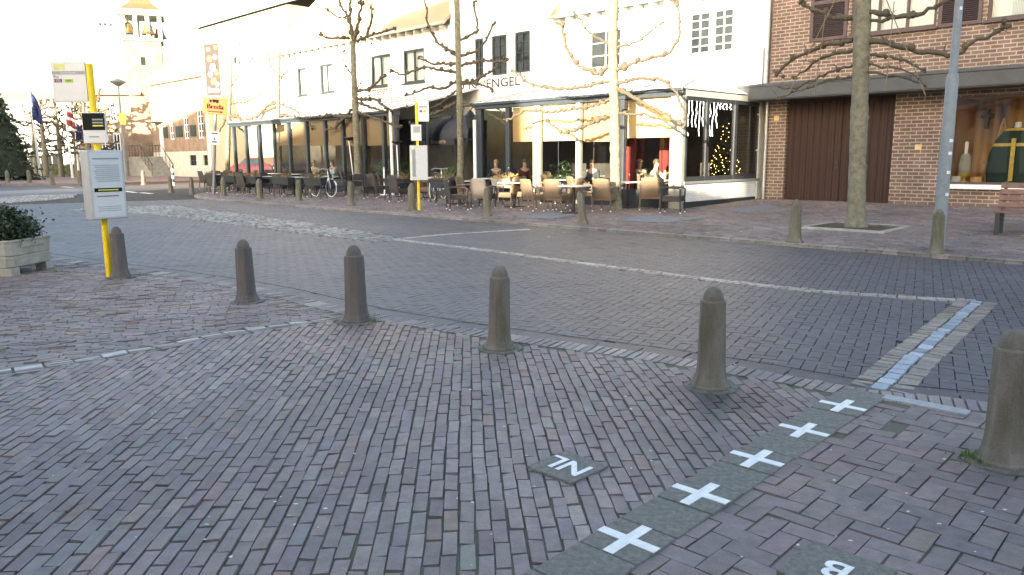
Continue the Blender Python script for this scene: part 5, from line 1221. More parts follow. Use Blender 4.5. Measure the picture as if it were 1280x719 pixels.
z0, z1 = px_h(p, (523, 225)), px_h(p, (523, 182)); o = MB().bb(-.26, .24, -.2, -.045, z0, z1).build('timetable_case', mat('case_cream', (.66, .64, .56), .5), t, (0, 0, 0), R(24), .012); MB().bb(-.1, .21, -.204, -.201, z0 + .05, z1 - .05).build('poster', m_paper, o); MB().bb(-.23, -.13, -.204, -.201, z0 + .1, z1 - .12).build('poster', m_print, o)

# ------------------------------------------------------------------ planter at the left edge
p0 = G(62, 334); pc_ = G(20, 345)
pk = G(20, 345.5); hs_t = .47
t = thing('planter', 'weathered square concrete planter with dark evergreen shrub at the left edge', 'planter', Vector((pk.x - hs_t + .01, pk.y + hs_t - .03, 0)), R(-3))
def octa(r_, z): c_ = .07; a_ = r_; return [(a_, -a_ + c_, z), (a_, a_ - c_, z), (a_ - c_, a_, z), (-a_ + c_, a_, z), (-a_, a_ - c_, z), (-a_, -a_ + c_, z), (-a_ + c_, -a_, z), (a_ - c_, -a_, z)]
b = MB(); rs = [(.42, .10), (.455, .12), (.465, .255), (.452, .262), (.452, .272), (.465, .279), (.472, .455), (.48, .47), (.48, .49), (.41, .49), (.40, .36)]
vs = []
for r_, z in rs: vs += octa(r_, z)
b.add(vs, [(i * 8 + k_, i * 8 + (k_ + 1) % 8, (i + 1) * 8 + (k_ + 1) % 8, (i + 1) * 8 + k_) for i in range(len(rs) - 1) for k_ in range(8)] + [tuple(range(8))[::-1]])
for a in range(4):
    Mr = Matrix.Rotation(a * math.pi / 2, 3, 'Z'); c_ = Mr @ Vector((.37, .37, .055)); b.box(tuple(c_), (.17, .17, .11), a * math.pi / 2)
    c_ = Mr @ Vector((.474, 0, .40)); b.box(tuple(c_), (.018, .5, .045), a * math.pi / 2)
b.build('tub', m_conc, t, bevel=.008)
MB().poly(octa(.405, .42)).build('soil', m_soil, t)
clus = [(random.uniform(-.36, .36), random.uniform(-.36, .36), random.uniform(.5, .74), random.uniform(.12, .22)) for _ in range(34)]
clus += [(random.uniform(-.2, .3), random.uniform(-.3, .1), random.uniform(.72, .86), .1) for _ in range(8)]
def shr():
    c = random.choice(clus); return (c[0] + random.gauss(0, c[3] * .6), c[1] + random.gauss(0, c[3] * .6), max(.43, c[2] + random.gauss(0, c[3] * .5)))
leaves(7200, shr, .05, sy=.6).build('foliage', m_leafdark, t)
b = MB()
for c in clus[:18]: b.tube([(c[0] * .3, c[1] * .3, .40), (c[0] * .8, c[1] * .8, .5), (c[0], c[1], c[2])], [.012, .009, .005], 5)
b.build('stems', m_twig, t)

# ------------------------------------------------------------------ trees
def limb_tube(b, pts3, r0, r1, knobs=True, mi=0):
    pts = [Vector(p) for p in pts3]; fine = []
    for a, c in zip(pts, pts[1:]):
        n_ = max(2, int((c - a).length / .10))
        for i in range(n_): fine.append(a.lerp(c, i / n_))
    fine.append(pts[-1]); n_ = len(fine)
    for _ in range(2): fine = [fine[0]] + [(fine[i - 1] + fine[i] * 2 + fine[i + 1]) / 4 for i in range(1, n_ - 1)] + [fine[-1]]
    fine = [f + Vector((random.gauss(0, .017), random.gauss(0, .017), random.gauss(0, .017))) for f in fine]
    rad = [(r0 + (r1 - r0) * i / max(1, n_ - 1)) * random.uniform(.85, 1.2) for i in range(n_)]
    b.tube(fine, rad, 7, mi)
    if knobs:
        for i in range(3, n_, random.choice((3, 4, 5))):
            k_ = rad[i] * random.uniform(1.15, 1.8)
            b.ball(fine[i] + Vector((random.uniform(-1, 1), random.uniform(-1, 1), random.uniform(-.2, 1))) * rad[i] * .7, k_, 6, mi, (1, 1, random.uniform(.8, 1.3)))
            for _q in range(random.choice((0, 1, 1, 2))):
                d = Vector((random.uniform(-1, 1), random.uniform(-1, 1), random.uniform(-.1, 1))).normalized() * random.uniform(.08, .30); b.tube([fine[i], fine[i] + d * .6 + Vector((0, 0, .02)), fine[i] + d], [rad[i] * .42, rad[i] * .26, rad[i] * .14], 4, mi)
        e = fine[-1]
        for _ in range(4): b.ball(e + Vector((random.gauss(0, 1), random.gauss(0, 1), random.gauss(0, 1))) * r1 * 1.3, r1 * random.uniform(1.1, 1.9), 6, mi)
def pollard(base_px, trunk_px, r_base, r_top, limbs, label, ground=G2, lr=.045, leaders=(), canes=(), topz=None, cat='tree'):
    p = ground(*base_px); s_ = p.x + p.y
    t = thing('pollarded_tree', label, cat, p, 0, 'pollarded street trees')
    loc = lambda q: PS(q[0], q[1], s_) - p
    tr_ = [Vector((0, 0, -.05))] + [loc(q) for q in trunk_px]
    b = MB(); fine = []
    for a, c in zip(tr_, tr_[1:]):
        n_ = max(2, int((c - a).length / .14))
        for i in range(n_): fine.append(a.lerp(c, i / n_))
    fine.append(tr_[-1]); L = len(fine)
    rad = []
    for i in range(L):
        f_ = i / (L - 1); r_ = r_base + (r_top - r_base) * f_; r_ *= random.uniform(.93, 1.09) * (1 + .45 * max(0, 1 - i * .14 / .35))
        rad.append(r_)
    b.tube(fine, rad, 14)
    for i in range(3, L):
        if random.random() < .55:
            a = random.uniform(0, 6.28); b.ball(fine[i] + Vector((math.cos(a), math.sin(a), 0)) * rad[i] * .82, rad[i] * random.uniform(.22, .42), 7, 0, (1, 1, 1.3))
    b.build('trunk', m_bark, t)
    b = MB()
    for l_ in limbs:
        w_ = 1.0
        if isinstance(l_[0], (int, float)): w_, l_ = l_[0], l_[1]
        q = [loc(x) for x in l_]; dep = random.uniform(-.25, .25)
        q = [v + N_IN * dep * (i / max(1, len(q) - 1)) for i, v in enumerate(q)]
        limb_tube(b, q, lr * w_, lr * w_ * .55)
    for l_ in leaders: limb_tube(b, [loc(x) for x in l_], r_top * .7, r_top * .35)
    b.build('crown', m_twig, t)
    if canes:
        for c in canes:
            q = [loc(x) - N_IN * .14 for x in c]; MB().tube(q, .011, 6).build('support_cane', mat('cane', (.16, .13, .07), .8), t)
    return t
pollard((1070, 284), [(1072, 200), (1075, 120), (1077, 60), (1079, 0), (1081, -60)], .165, .16, [
  [(1070, 21), (1047, 24), (1015, 12), (1000, 3)], [(1066, 51), (1035, 55), (1002, 67), (982, 77), (969, 90)], (.7, [(1066, 64), (1042, 67), (1020, 75), (992, 96)]), (.55, [(1067, 82), (1047, 87), (1022, 97), (992, 111), (970, 111)]), (.55, [(1067, 96), (1035, 100), (1010, 110), (975, 122)]),
  [(1087, 15), (1120, 21), (1145, 19), (1167, 9), (1183, -2)], (.7, [(1089, 27), (1110, 24), (1140, 20)]), (1.1, [(1087, 51), (1100, 52), (1132, 60), (1160, 64), (1192, 67), (1202, 64), (1210, 52), (1230, 47), (1255, 32)]), (.6, [(1087, 69), (1120, 72), (1140, 81), (1158, 88)]),
  (.5, [(1085, 90), (1115, 95), (1145, 102), (1156, 106)]), (.45, [(1085, 81), (1105, 82), (1135, 90), (1151, 98)]), [(1068, -5), (1050, -20), (1020, -30)], [(1090, -10), (1120, -25), (1160, -30)]],
  'grey green pollarded tree in front of the dark garage doors', canes=[[(1050, -4), (990, 116)], [(1035, 20), (1022, 118)], [(1121, 3), (1110, 114)], [(1110, -2), (1160, 120)]], lr=.055)
pollard((770, 263), [(769, 200), (768, 130), (766, 60), (767, 0), (768, -30)], .145, .13, [
  [(768, 112), (785, 116), (803, 128), (842, 148), (855, 156)], (.7, [(768, 142), (784, 143), (811, 144), (842, 159)]), (.9, [(760, 147), (750, 147), (723, 161), (700, 167), (680, 151)]), [(762, 84), (747, 94), (716, 78), (702, 50), (700, 30)], [(770, 87), (810, 73), (835, 66), (846, 44), (843, 6)],
  (.8, [(764, 100), (735, 108), (700, 112), (660, 105), (640, 88)]), (.8, [(772, 105), (800, 98), (830, 100), (850, 120), (858, 150)]), (.8, [(762, 125), (730, 135), (690, 140), (655, 138), (630, 150)]), (.7, [(772, 60), (800, 52), (830, 30)]), (.7, [(762, 55), (735, 40), (720, 15)])],
  'bright sunlit pollarded tree in the middle of the terrace tables', lr=.06)
pollard((575, 247), [(576, 200), (575, 140), (573, 80), (572, 30), (571, 0), (570, -20)], .13, .095, [
  [(573, 70), (549, 54), (538, 31), (536, -3)], [(570, 80), (538, 80), (518, 72)], [(571, 91), (530, 84), (503, 94), (487, 89)], [(571, 101), (555, 112), (538, 109), (510, 119)], [(571, 128), (546, 142), (518, 156)], (.8, [(571, 113), (545, 132), (525, 138)]),
  [(577, 50), (600, 39), (596, 3)], [(577, 70), (594, 64), (604, 51), (612, 30)], [(577, 82), (608, 76), (635, 78)], [(577, 103), (596, 101), (616, 88), (634, 74)], [(577, 105), (600, 105), (616, 111)], [(579, 128), (604, 138), (631, 156), (655, 160)], (.8, [(579, 132), (608, 128), (630, 140)])],
  'grey pollarded tree between the awning and the ENGEL front', lr=.052)
pollard((448, 242), [(447, 200), (445, 150), (443, 114), (441, 51)], .15, .12, [
  [(437, 48), (423, 47), (415, 50), (407, 44)], [(438, 26), (421, 4), (418, -5)], (.7, [(437, 24), (425, 22), (415, 13)]), (.7, [(439, 93), (427, 79), (425, 63)]), [(446, 51), (462, 44), (490, 35)], [(458, 47), (464, 26), (465, 12)], [(446, 114), (462, 112), (482, 94)], (.6, [(446, 112), (456, 91), (458, 53)]), [(446, 124), (470, 124), (486, 136)],
  [(440, 146), (411, 145), (382, 148), (360, 144)], [(440, 137), (428, 150), (418, 160), (408, 162)], [(446, 140), (470, 148), (500, 160)], (.8, [(446, 128), (480, 140), (505, 134)])],
  'dark pollarded tree with two leaders before the Brasserie lettering', leaders=[[(441, 51), (437, 20), (438, -6)], [(443, 51), (449, 20), (453, 2)]], lr=.06)
pollard((349, 236), [(349, 190), (348, 140), (348, 100), (349, 65)], .155, .07, [[(346, 134), (330, 140), (327, 152), (312, 157)], [(351, 145), (380, 150), (395, 160)], [(346, 128), (335, 133), (325, 146), (305, 152)], (.8, [(350, 130), (368, 138), (378, 152)]), (.6, [(349, 100), (365, 85), (367, 70)]), (.6, [(348, 95), (335, 80), (332, 65)])], 'pollarded tree in front of the left glass panes', lr=.07)
pollard((284, 232), [(285, 190), (286, 150), (288, 110), (290, 70)], .15, .06, [[(285, 146), (275, 162), (270, 172)], [(287, 150), (298, 160), (305, 166)], [(286, 145), (300, 146), (312, 156)], (.6, [(288, 110), (300, 95), (302, 78)]), (.6, [(288, 112), (278, 98), (275, 84)]), (.6, [(287, 130), (310, 128), (330, 118)])], 'pollarded tree at the left end of the dark glass terrace', lr=.065)
# soil square round the right tree
p = G2(1070, 284)
b = MB(); b.bb(-.75, .75, -.75, .75, -.03, .012); o = b.build('tree_pit', m_soil, None, (p.x, p.y, p.z), FRZ); struct(o)
b = MB()
for a in range(4): c, s_ = math.cos(a * math.pi / 2), math.sin(a * math.pi / 2); b.box((.8 * c, .8 * s_, 0), (.09, 1.7, .05), a * math.pi / 2)
struct(b.build('pit_kerb', m_conc, None, (p.x, p.y, p.z), FRZ))

# ------------------------------------------------------------------ town hall square, far left
ST = 38.6
OT = PS(300, 200, ST); OT = Vector((OT.x, OT.y, .1)); ft = lambda px, py=160: (PS(px, py, ST) - OT).dot(U); zt2 = lambda px, py: PS(px, py, ST).z - .1
TWX = ft(262)
TW = thing('town_hall', 'brick town hall wing with tall white windows, stairs and bell tower', 'town hall', OT, FRZ)
xl = ft(190); eav = zt2(225, 95); zbase = zt2(250, 189)
tw = [(ft(211.5), ft(217)), (ft(229.5), ft(235.5)), (ft(247), ft(254))]
ops = [(a, c, zt2(233, 174), zt2(233, 138)) for a, c in tw] + [(ft(a), ft(a + 8), zt2(a, 207), zt2(a, 194)) for a in (235, 252)]
b = MB(); wall_mb(b, xl, TWX, zbase, eav, [o for o in ops if o[2] > zbase], .2, 0); b.poly([(xl, 0, 0), (xl, 0, eav), (xl, 8, eav), (xl, 8, 0)]); b.poly([(TWX, 0, 0), (TWX, 8, 0), (TWX, 8, eav), (TWX, 4, eav + 4), (TWX, 0, eav)]); b.build('wall', m_brick_old, TW)
b = MB(); wall_mb(b, xl, TWX - .05, -.2, zbase - .002, [o for o in ops if o[2] < zbase], .2, -.05); b.build('base_wall', mat('pale_stone', (.58, .54, .46), .85, .1, 2, .2, 30), TW)
for o_ in ops:
    big = o_[2] > zbase; window(TW, *o_, .06, m_whitepaint if big else m_anth, m_darkglass, 2, 4 if big else 2, .12 if big else .05, .05, .08)
for i in range(4):
    a = ft((204.5, 220, 238, 256)[i]); c = ft((209.5, 228, 245, 261)[i]); b = MB(); b.bb(a, c, -.06, -.01, zt2(233, 174) + .2, zt2(233, 157)); b.build('shutter', mat('shutter_green', (.02, .04, .035), .5), TW)
MB().bb(xl - .1, TWX - .02, -.35, -.002, eav - .35, eav).build('cornice', m_whitepaint, TW)
MB().bb(TWX - .45, TWX - .01, -.25, .05, eav + .002, eav + 5.2).build('gable_pier', m_whitepaint, TW)
b = MB(); b.add([(xl - .1, -.4, eav), (TWX - .46, -.4, eav), (TWX - .46, 4, eav + 4.3), (xl + 2.4, 4, eav + 4.3), (xl - .1, 8.4, eav), (TWX - .46, 8.4, eav)], [(0, 1, 2, 3), (4, 0, 3), (5, 4, 3, 2)]); b.build('roof', m_rooftile2, TW)
# stairs
sx0, sx1 = ft(186), ft(207); b = MB()
for k_ in range(9): b.bb(sx0 - .3, sx1 + (8 - k_) * .30 - 1.2, -1.9, -.06, k_ * .19 + (0.001 if k_ else -.1), (k_ + 1) * .19)
b.build('stairs', m_conc, TW)
b = MB()
for y in (-1.88, -.1):
    b.tube([(sx1 + 1.3, y, 1.0), (sx1 - 1.2, y, 2.7), (sx0 - .3, y, 2.7)], .03, 6)
    for k_ in range(8): xx = sx0 + (sx1 + 1.2 - sx0) * k_ / 7; zt__ = 2.7 if xx < sx1 - 1.2 else 2.7 - (xx - sx1 + 1.2) * .68; b.tube([(xx, y, max(.1, zt__ - 1)), (xx, y, zt__)], .018, 5)
b.build('railing', m_black, TW)
MB().bb(ft(200) , ft(203.5), -.1, -.004, 1.72, 4.6).build('entrance_door', m_whitepaint, TW); MB().bb(ft(196.5), ft(204), -.9, -.003, 4.62, 4.75).build('door_hood', m_anth, TW)
# tower
tY = PY(192, 200, 74); TOW = thing('bell_tower', 'square bell tower with open belfry and copper roof above the town hall', 'tower', Vector((tY.x, 74, .1)), R(22))
tz = lambda py: PY(175, py, 74).z - .1
hwT = 1.5; zbf = tz(54); zct = tz(23)
b = MB(); wall_mb(b, -hwT, hwT, -.2, zbf, [(-.3, .1, tz(84), tz(74)), (.9, 1.15, tz(139), tz(120))], .3, -hwT); 
for a in (1, 2, 3):
    Mr = Matrix.Rotation(a * math.pi / 2, 3, 'Z'); b.poly([tuple(Mr @ Vector(v)) for v in ((-hwT, -hwT, -.2), (hwT, -hwT, -.2), (hwT, -hwT, zbf), (-hwT, -hwT, zbf))])
b.poly([(-hwT, -hwT, zbf), (hwT, -hwT, zbf), (hwT, hwT, zbf), (-hwT, hwT, zbf)]); b.build('wall', m_brick_old, TOW)
MB().bb(-.3, .1, -hwT + .1, -hwT + .14, tz(84), tz(74)).build('window', m_darkglass, TOW); MB().bb(.9, 1.15, -hwT + .1, -hwT + .14, tz(139), tz(120)).build('window', m_darkglass, TOW)
MB().bb(-hwT - .15, hwT + .15, -hwT - .15, hwT + .15, zbf + .002, zbf + .25).build('cornice', m_trim, TOW)
b = MB(); zq = zbf + .25
for x in (-hwT, -hwT / 3, hwT / 3, hwT):
    for y in (-hwT, hwT): b.bb(x - .17, x + .17, y - .17, y + .17, zq, zct)
for y in (-hwT / 3, hwT / 3):
    for x in (-hwT, hwT): b.bb(x - .16, x + .16, y - .16, y + .16, zq, zct - .001)
b.build('belfry', m_trim, TOW)
b = MB(); b.bb(-hwT - .35, hwT + .35, -hwT - .35, hwT + .35, zct, zct + .5); b.build('belfry_cornice', m_trim, TOW)
prof = [(hwT + .45, 0), (hwT * .75, .6), (hwT * .48, 1.3), (hwT * .33, 2.2), (.25, 3.8), (.02, 5.5)]
b = MB(); b.lathe([(r_ * 1.3, z) for r_, z in prof], 4, (0, 0, zct + .5), smooth=False)
b.v = [tuple(Matrix.Rotation(R(45), 3, 'Z') @ Vector(v)) for v in b.v]; b.build('spire', mat('copper_roof', (.17, .095, .05), .6, .1, 2), TOW)
for x, y in ((-1.1, -1.2), (.5, -1.2), (1.4, 1.0)):
    b = MB(); b.lathe([(.62, 0), (.55, .12), (.4, .45), (.34, .8), (.18, .98), (.01, 1.02)], 14, (x, y, zct - 1.6)); b.tube([(x, y, zct - .6), (x, y, zct)], .05, 6); b.build('bell', mat('bronze', (.25, .17, .07), .4, .2, 4, metal=.7), TOW)
for x in (-2.9, -2.5, -2.05): 
    b = MB(); b.tube([(x - .5, -1 , zbf + .4), (x - .5, -1, zct - .9)], .035, 6); b.ball((x - .5, -1, zct - .85), .12, 6); b.build('mast', m_blueflag, TOW)
# left wing of the town hall
lw = PY(138, 215, 72); LW = thing('brick_wing', 'low brick wing with white windows left of the bell tower', 'house', Vector((lw.x, 72, .1)), R(8))
zc = lambda py: PY(140, py, 72).z - .1
b = MB(); ops = [(-.6, .1, zc(205), zc(168)), (.45, 1.15, zc(205), zc(166)), (2.3, 2.8, .1, zc(180)), (.35, 1.0, zc(153), zc(126))]
wall_mb(b, -2.4, 3.2, -.2, zc(118), ops, .25); b.poly([(-2.4, 0, -.2), (-2.4, 0, zc(118)), (-2.4, 7, zc(118)), (-2.4, 7, -.2)]); b.build('wall', m_brick_old, LW)
for o_ in ops: window(LW, *o_, .08, m_whitepaint, m_darkglass, 2, 3, .14, .05, .08)
b = MB(); b.add([(-2.7, -.4, zc(119)), (3.3, -.4, zc(119)), (3.3, 3.5, zc(66)), (.6, 3.5, zc(66)), (-2.7, 7.5, zc(119)), (3.3, 7.5, zc(119))], [(0, 1, 2, 3), (4, 0, 3), (5, 4, 3, 2), (1, 5, 2)]); b.build('roof', m_rooftile2, LW)
# house behind, between wing and cafe
HB = thing('pale_house', 'pale sunlit gabled house with small paned window between banner and cafe', 'house', OT, FRZ)
h0, h1 = TWX + .02, ft(372); hz1 = zt2(300, 24); OTD = .35
op = [(ft(303), ft(315), zt2(309, 66), zt2(309, 47)), (ft(296), ft(307), zt2(302, 81), zt2(302, 69)), (ft(310), ft(314), zt2(312, 80), zt2(312, 69)), (ft(320), ft(328), zt2(324, 80), zt2(324, 69))]
b = MB(); wall_mb(b, h0, h1, -.2, hz1, op, .2, -OTD); b.poly([(h0, -OTD, -.2), (h0, -OTD, hz1), (h0, 8, hz1), (h0, 8, -.2)]); b.poly([(h1, -OTD, -.2), (h1, 8, -.2), (h1, 8, hz1), (h1, -OTD, hz1)]); b.build('wall', mat('cream_render', (.50, .40, .27), .85, .08, 1), HB)
for i, o_ in enumerate(op): window(HB, *o_, -OTD + .06, m_whitepaint, m_darkglass, 4 if i == 0 else 2, 4 if i == 0 else 1, .10, .04, .07)
b = MB(); b.add([(h0 - .1, -OTD - .3, hz1), (h1 + .1, -OTD - .3, hz1), (h1 + .1, 4, hz1 + 1.6), (h0 + 1.5, 4, hz1 + 1.6), (h0 - .1, 8.4, hz1), (h1 + .1, 8.4, hz1)], [(0, 1, 2, 3), (4, 0, 3), (5, 4, 3, 2)]); b.build('roof', m_rooftile2, HB)
# chimney block between tower and wing roof
# left background: pale block, hedge, flags, conifer, bare trees
lb = PY(75, 215, 84); LB = thing('pale_building', 'pale blue grey flat building behind the bare trees', 'building', Vector((lb.x - 7, 84, .1)), R(4))
zc3 = lambda py: PY(75, py, 84).z - .1
b = MB(); op = [(3.6, 7.2, .1, zc3(193)), (8.5, 9.6, .1, zc3(180)), (10.4, 11.4, .1, zc3(180))]
wall_mb(b, -6, 13.5, -.2, zc3(131), op, .3); b.poly([(-6, 0, zc3(131)), (13.5, 0, zc3(131)), (13.5, 9, zc3(131)), (-6, 9, zc3(131))]); b.poly([(13.5, 0, -.2), (13.5, 9, -.2), (13.5, 9, zc3(131)), (13.5, 0, zc3(131))]); b.build('wall', mat('pale_panel', (.45, .5, .53), .6, .1, 1), LB)
for o_ in op: window(LB, *o_, .1, m_anth, m_darkglass, 3, 1, .1, .05, .08)
MB().bb(-6.1, 13.6, -.1, .5, zc3(131) + .002, zc3(128)).build('parapet', m_conc, LB)
lb2 = PY(30, 215, 95); LB2 = thing('brick_house', 'brown brick house with grey roof far behind the conifer', 'house', Vector((lb2.x, 95, .1)), R(10)); zc4 = lambda py: PY(30, py, 95).z - .1
b = MB(); op = [(-3, -1.6, zc4(170), zc4(150)), (1.2, 2.6, zc4(170), zc4(150)), (3.4, 4.6, zc4(170), zc4(150))]; wall_mb(b, -12, 6.5, -.2, zc4(145), op, .2); b.poly([(6.5, 0, -.2), (6.5, 9, -.2), (6.5, 9, zc4(145)), (6.5, 4.5, zc4(112)), (6.5, 0, zc4(145))]); b.build('wall', m_brick_old, LB2)
for o_ in op: window(LB2, *o_, .08, m_whitepaint, m_darkglass, 2, 1, .1, .05, .08)
b = MB(); b.add([(-12.3, -.4, zc4(146)), (6.8, -.4, zc4(146)), (6.8, 4.5, zc4(111)), (-12.3, 4.5, zc4(111)), (6.8, 9.4, zc4(146)), (-12.3, 9.4, zc4(146))], [(0, 1, 2, 3), (3, 2, 4, 5)]); b.build('roof', mat('grey_tiles', (.17, .15, .14), .8, .15, 2), LB2)
hg = PY(78, 216, 70); t = thing('hedge', 'clipped low green hedge between the flag poles', 'hedge', Vector((hg.x, 70, .1)))
MB().bb(-2.0, 2.0, -.4, .4, 0, 1.0).build('inner_growth', m_leafdark, t)
def hs_(): 
    x, y, z = random.uniform(-2.05, 2.05), random.uniform(-.48, .48), random.uniform(.05, 1.1)
    return (x, y, z)
leaves(2200, hs_, .16).build('foliage', m_leafbox, t)
for (bx, by), (tx, ty), fm, lab in (((51, 224), (36, 112), m_blueflag, 'white flag pole with limp dark blue flag by the conifer'), ((91, 222.5), (80, 128), m_redflag, 'white flag pole with limp red and white flag'), ((99, 221.5), (93, 150), m_blueflag, 'white flag pole half hidden by the timetable case')):
    p = G(bx, by, .1); hh = px_h(p, (tx, ty)); dx = PY(tx, ty, p.y).x - p.x
    t = thing('flag_pole', lab, 'flag pole', p); MB().tube([(0, 0, 0), (dx, 0, hh)], [.10, .05], 8).build('pole', m_whitepaint, t)
    b = MB(); n_ = 9; vs = []
    for i in range(n_):
        f_ = i / (n_ - 1); z = hh - .1 - f_ * hh * .32
        for j in range(5): u_ = j / 4; vs.append((dx * (z / hh) + .06 + u_ * (.25 + .5 * math.sin(f_ * 2.6)), .14 * math.sin(j * 2.2 + i * .6), z - u_ * .35))
    for i in range(n_ - 1):
        for j in range(4): a = i * 5 + j; b.add([vs[a], vs[a + 1], vs[a + 6], vs[a + 5]], [(0, 1, 2, 3)], (1 if fm is m_redflag and i % 3 == 1 else 0), True)
    o = b.build('flag', [fm, m_whitepaint], t); o.modifiers.new('s', 'SOLIDIFY').thickness = .02
# conifer
p = G(5, 226, .1) + Vector((-.6, 1.2, 0)); t = thing('conifer', 'broad dark green conifer at the left edge', 'tree', p)
hh = px_h(p, (12, 112)); MB().tube([(0, 0, 0), (0, 0, hh * .95)], [.22, .03], 8).build('trunk', m_bark, t)
bb_ = MB()
tw_ = MB()
for k_ in range(420):
    z = hh * (1 - random.random() ** .6) * .98; z = max(.3, z); rr = 2.75 * (1 - z / hh) ** .75 * random.uniform(.65, 1.05); a = random.uniform(0, 6.28)
    if z > hh * .9: rr = .25
    tip = Vector((rr * math.cos(a), rr * math.sin(a), z - .12 * rr)); root = Vector((0, 0, z + .15))
    for _ in range(26):
        f_ = random.uniform(.35, 1.0); c = root.lerp(tip, f_) + Vector((random.gauss(0, .10), random.gauss(0, .10), random.gauss(0, .07)))
        d = ((tip - root).normalized() + Vector((random.gauss(0, .5), random.gauss(0, .5), random.gauss(0, .4)))).normalized(); e = d.orthogonal().normalized(); e = Matrix.Rotation(random.uniform(0, 6.28), 3, d) @ e
        s_ = random.uniform(.10, .2); bb_.add([c - d * s_, c + e * s_ * .3, c + d * s_, c - e * s_ * .3], [(0, 1, 2, 3)])
bb_.build('crown', m_leafyew, t)
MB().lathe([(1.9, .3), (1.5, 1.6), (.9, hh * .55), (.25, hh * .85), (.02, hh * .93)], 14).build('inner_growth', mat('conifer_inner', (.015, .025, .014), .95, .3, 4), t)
# bare background trees
def bare(px, py, Y, hh, label, seed):
    random.seed(seed); p = PY(px, py, Y); p.z = .1; t = thing('bare_tree', label, 'tree', p, 0, 'bare trees on the square')
    MB().tube([(0, 0, -.05), (.05, 0, hh * .35), (0, .05, hh * .7), (.05, 0, hh)], [.26, .2, .14, .07], 9).build('trunk', m_bark, t)
    b = MB()
    for k_ in range(13):
        z = hh * (.28 + .7 * k_ / 13); a = random.choice((0, math.pi)) + random.gauss(0, .35); L_ = random.uniform(1.2, 2.3) * (1.1 - .45 * k_ / 13)
        d = Vector((math.cos(a), math.sin(a), 0)); q = [Vector((0, 0, z)), d * L_ * .45 + Vector((0, 0, z + random.uniform(-.05, .4))), d * L_ * .8 + Vector((0, 0, z + random.uniform(-.2, .6))), d * L_ + Vector((0, 0, z + random.uniform(.2, 1.0)))]
        limb_tube(b, q, .085, .05)
    b.build('crown', m_twig, t)
bare(58, 216, 66, 6.4, 'bare tree with knobbly limbs right of the blue flag', 3); bare(77, 216, 68, 6.6, 'bare tree behind the low hedge', 5); bare(97, 215, 68, 6.3, 'bare tree left of the timetable case', 8); bare(112, 215, 66, 6.8, 'bare tree behind the near bus stop pole', 11)
bare(45, 214, 74, 6.0, 'bare tree between conifer and blue flag', 14); bare(123, 215, 69, 7.2, 'bare tree against the brick wing roof', 21)
random.seed(99)
# street lamp on the square
p = G(158, 226, .1); hh = px_h(p, (147, 108)); t = thing('street_lamp', 'slim street lamp with flat head before the bell tower', 'street lamp', p); dx = PY(148, 108, p.y).x - p.x
MB().tube([(0, 0, 0), (dx, 0, hh)], [.12, .06], 8).build('pole', m_lampgrey, t); MB().lathe([(.1, 0), (.5, .25), (.55, .32), (.1, .5)], 12, (dx, 0, hh)).build('lamp_head', m_lampgrey, t); MB().bb(dx * .55 - .05, dx * .55 + .35, -.1, -.06, hh * .6, hh * .72).build('sign_plate', m_printyellow, t)

# ------------------------------------------------------------------ houses on the viewer's side of the street (they cast the long shade)
def q_xy(q, Y): return (q + SD.x * Y) / SD.y
def shade_house(q0, q1, Y, depth, eavez, ridgez, label, wm, flat_roof=False):
    x0, x1 = q_xy(q0, Y), q_xy(q1, Y)
    t = thing('street_house', label, 'house', ((x0 + x1) / 2, Y, -.05), 0); hw_ = (x1 - x0) / 2
    ops = []
    n_ = max(1, int(2 * hw_ / 2.6))
    for st in range(int(eavez // 3)):
        for i in range(n_): xx = -hw_ + 2 * hw_ * (i + .5) / n_; ops.append((xx - .55, xx + .55, st * 3 + .9, st * 3 + 2.5))
    b = MB(); wall_mb(b, -hw_, hw_, 0, eavez, ops, .15)
    b.v = [(-x, -y, z) for x, y, z in b.v]
    for sx in (-hw_, hw_): b.poly([(sx, 0, 0), (sx, 0, eavez), (sx, -depth / 2, ridgez), (sx, -depth, eavez), (sx, -depth, 0)])
    b.poly([(-hw_, -depth, 0), (-hw_, -depth, eavez), (hw_, -depth, eavez), (hw_, -depth, 0)]); b.build('wall', wm, t)
    for o_ in ops:
        f = MB(); f.bb(-o_[1], -o_[0], -.12, -.10, o_[2], o_[3]); f.build('window', m_darkglass, t)
    b = MB(); b.add([(-hw_ , .3, eavez - .05), (hw_, .3, eavez - .05), (hw_, -depth / 2, ridgez + .12), (-hw_, -depth / 2, ridgez + .12), (-hw_, -depth - .3, eavez - .05), (hw_, -depth - .3, eavez - .05)], [(0, 1, 2, 3), (3, 2, 5, 4)]); b.build('roof', m_rooftile2, t)
    return t
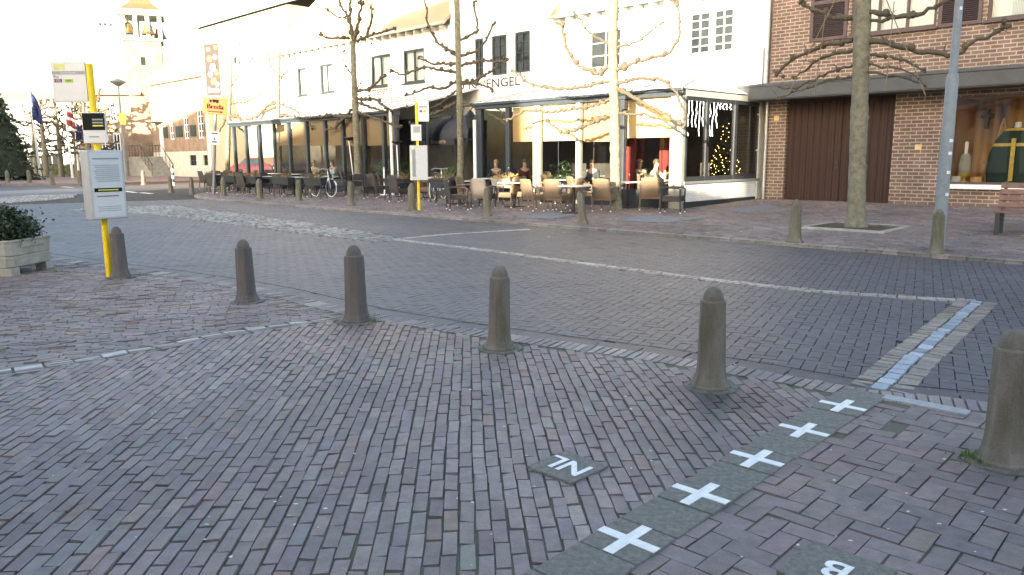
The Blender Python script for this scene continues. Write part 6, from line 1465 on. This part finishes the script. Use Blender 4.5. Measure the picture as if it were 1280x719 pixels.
# roof heights follow from where the shade ends on the terrace fronts
YH_ = -9.0
shade_house(-5.2, 8.5, YH_, 9, 13.6, 16.5, 'tall brick house behind the viewer, right', m_brick)
shade_house(-16.2, -5.3, YH_ - 2, 7, 6.0, 7.9, 'low brick house behind the viewer, between two tall ones', m_brick)
shade_house(-25.5, -16.4, YH_, 9, 15.0, 18.6, 'tall white house behind the viewer, left', m_white)
shade_house(-40, -25.55, YH_, 9, 9.2, 12.7, 'lower white house behind the viewer, far left', m_white)
shade_house(-85, -48.4, 22, 9, 10.5, 14.8, 'unseen brick house added left of the square to shade the town hall', m_brick)  # unseen, added to put the lower town hall in shade

# ------------------------------------------------------------------ small litter, moss and weeds
random.seed(4)
b = MB()
for _ in range(150):
    if random.random() < .75: px, py = random.uniform(20, 1270), random.uniform(400, 715)
    else: px, py = random.uniform(650, 1000), random.uniform(262, 300)
    p = G(px, py) if py > 350 else G2(px, py); s_ = random.uniform(.003, .009) * (1 if py > 350 else 3); a = random.uniform(0, 6.28)
    b.add([(p.x + s_ * math.cos(a + q) * (1.6 if q in (0, math.pi) else .8), p.y + s_ * math.sin(a + q), p.z + .016 + random.uniform(0, .004)) for q in (0, math.pi / 2, math.pi, 1.5 * math.pi)], [(0, 1, 2, 3)])
tag(b.build('litter', mat('litter', (.6, .58, .5), .8)), 'tiny pale scraps and gum spots scattered over the pavers', 'litter', kind='stuff')
b = MB()
for (px, py), n_ in (((1215, 572), 120), ((1225, 578), 90), ((640, 437), 40), ((466, 403), 35), ((160, 348), 30), ((70, 340), 40), ((905, 486), 25), ((0, 440), 30)):
    p = G(px, py)
    for _ in range(n_):
        x, y = p.x + random.gauss(0, .035), p.y + random.gauss(0, .025); h_ = random.uniform(.015, .06); a = random.uniform(0, 6.28); l_ = random.uniform(0, .03)
        b.add([(x - .003 * math.cos(a), y - .003 * math.sin(a), 0), (x + .003 * math.cos(a), y + .003 * math.sin(a), 0), (x + l_ * math.sin(a), y + l_ * math.cos(a), h_)], [(0, 1, 2)])
tag(b.build('weeds', mat('weed', (.10, .17, .03), .7)), 'grass tufts growing at the feet of bollards and planter', 'weeds', kind='stuff')
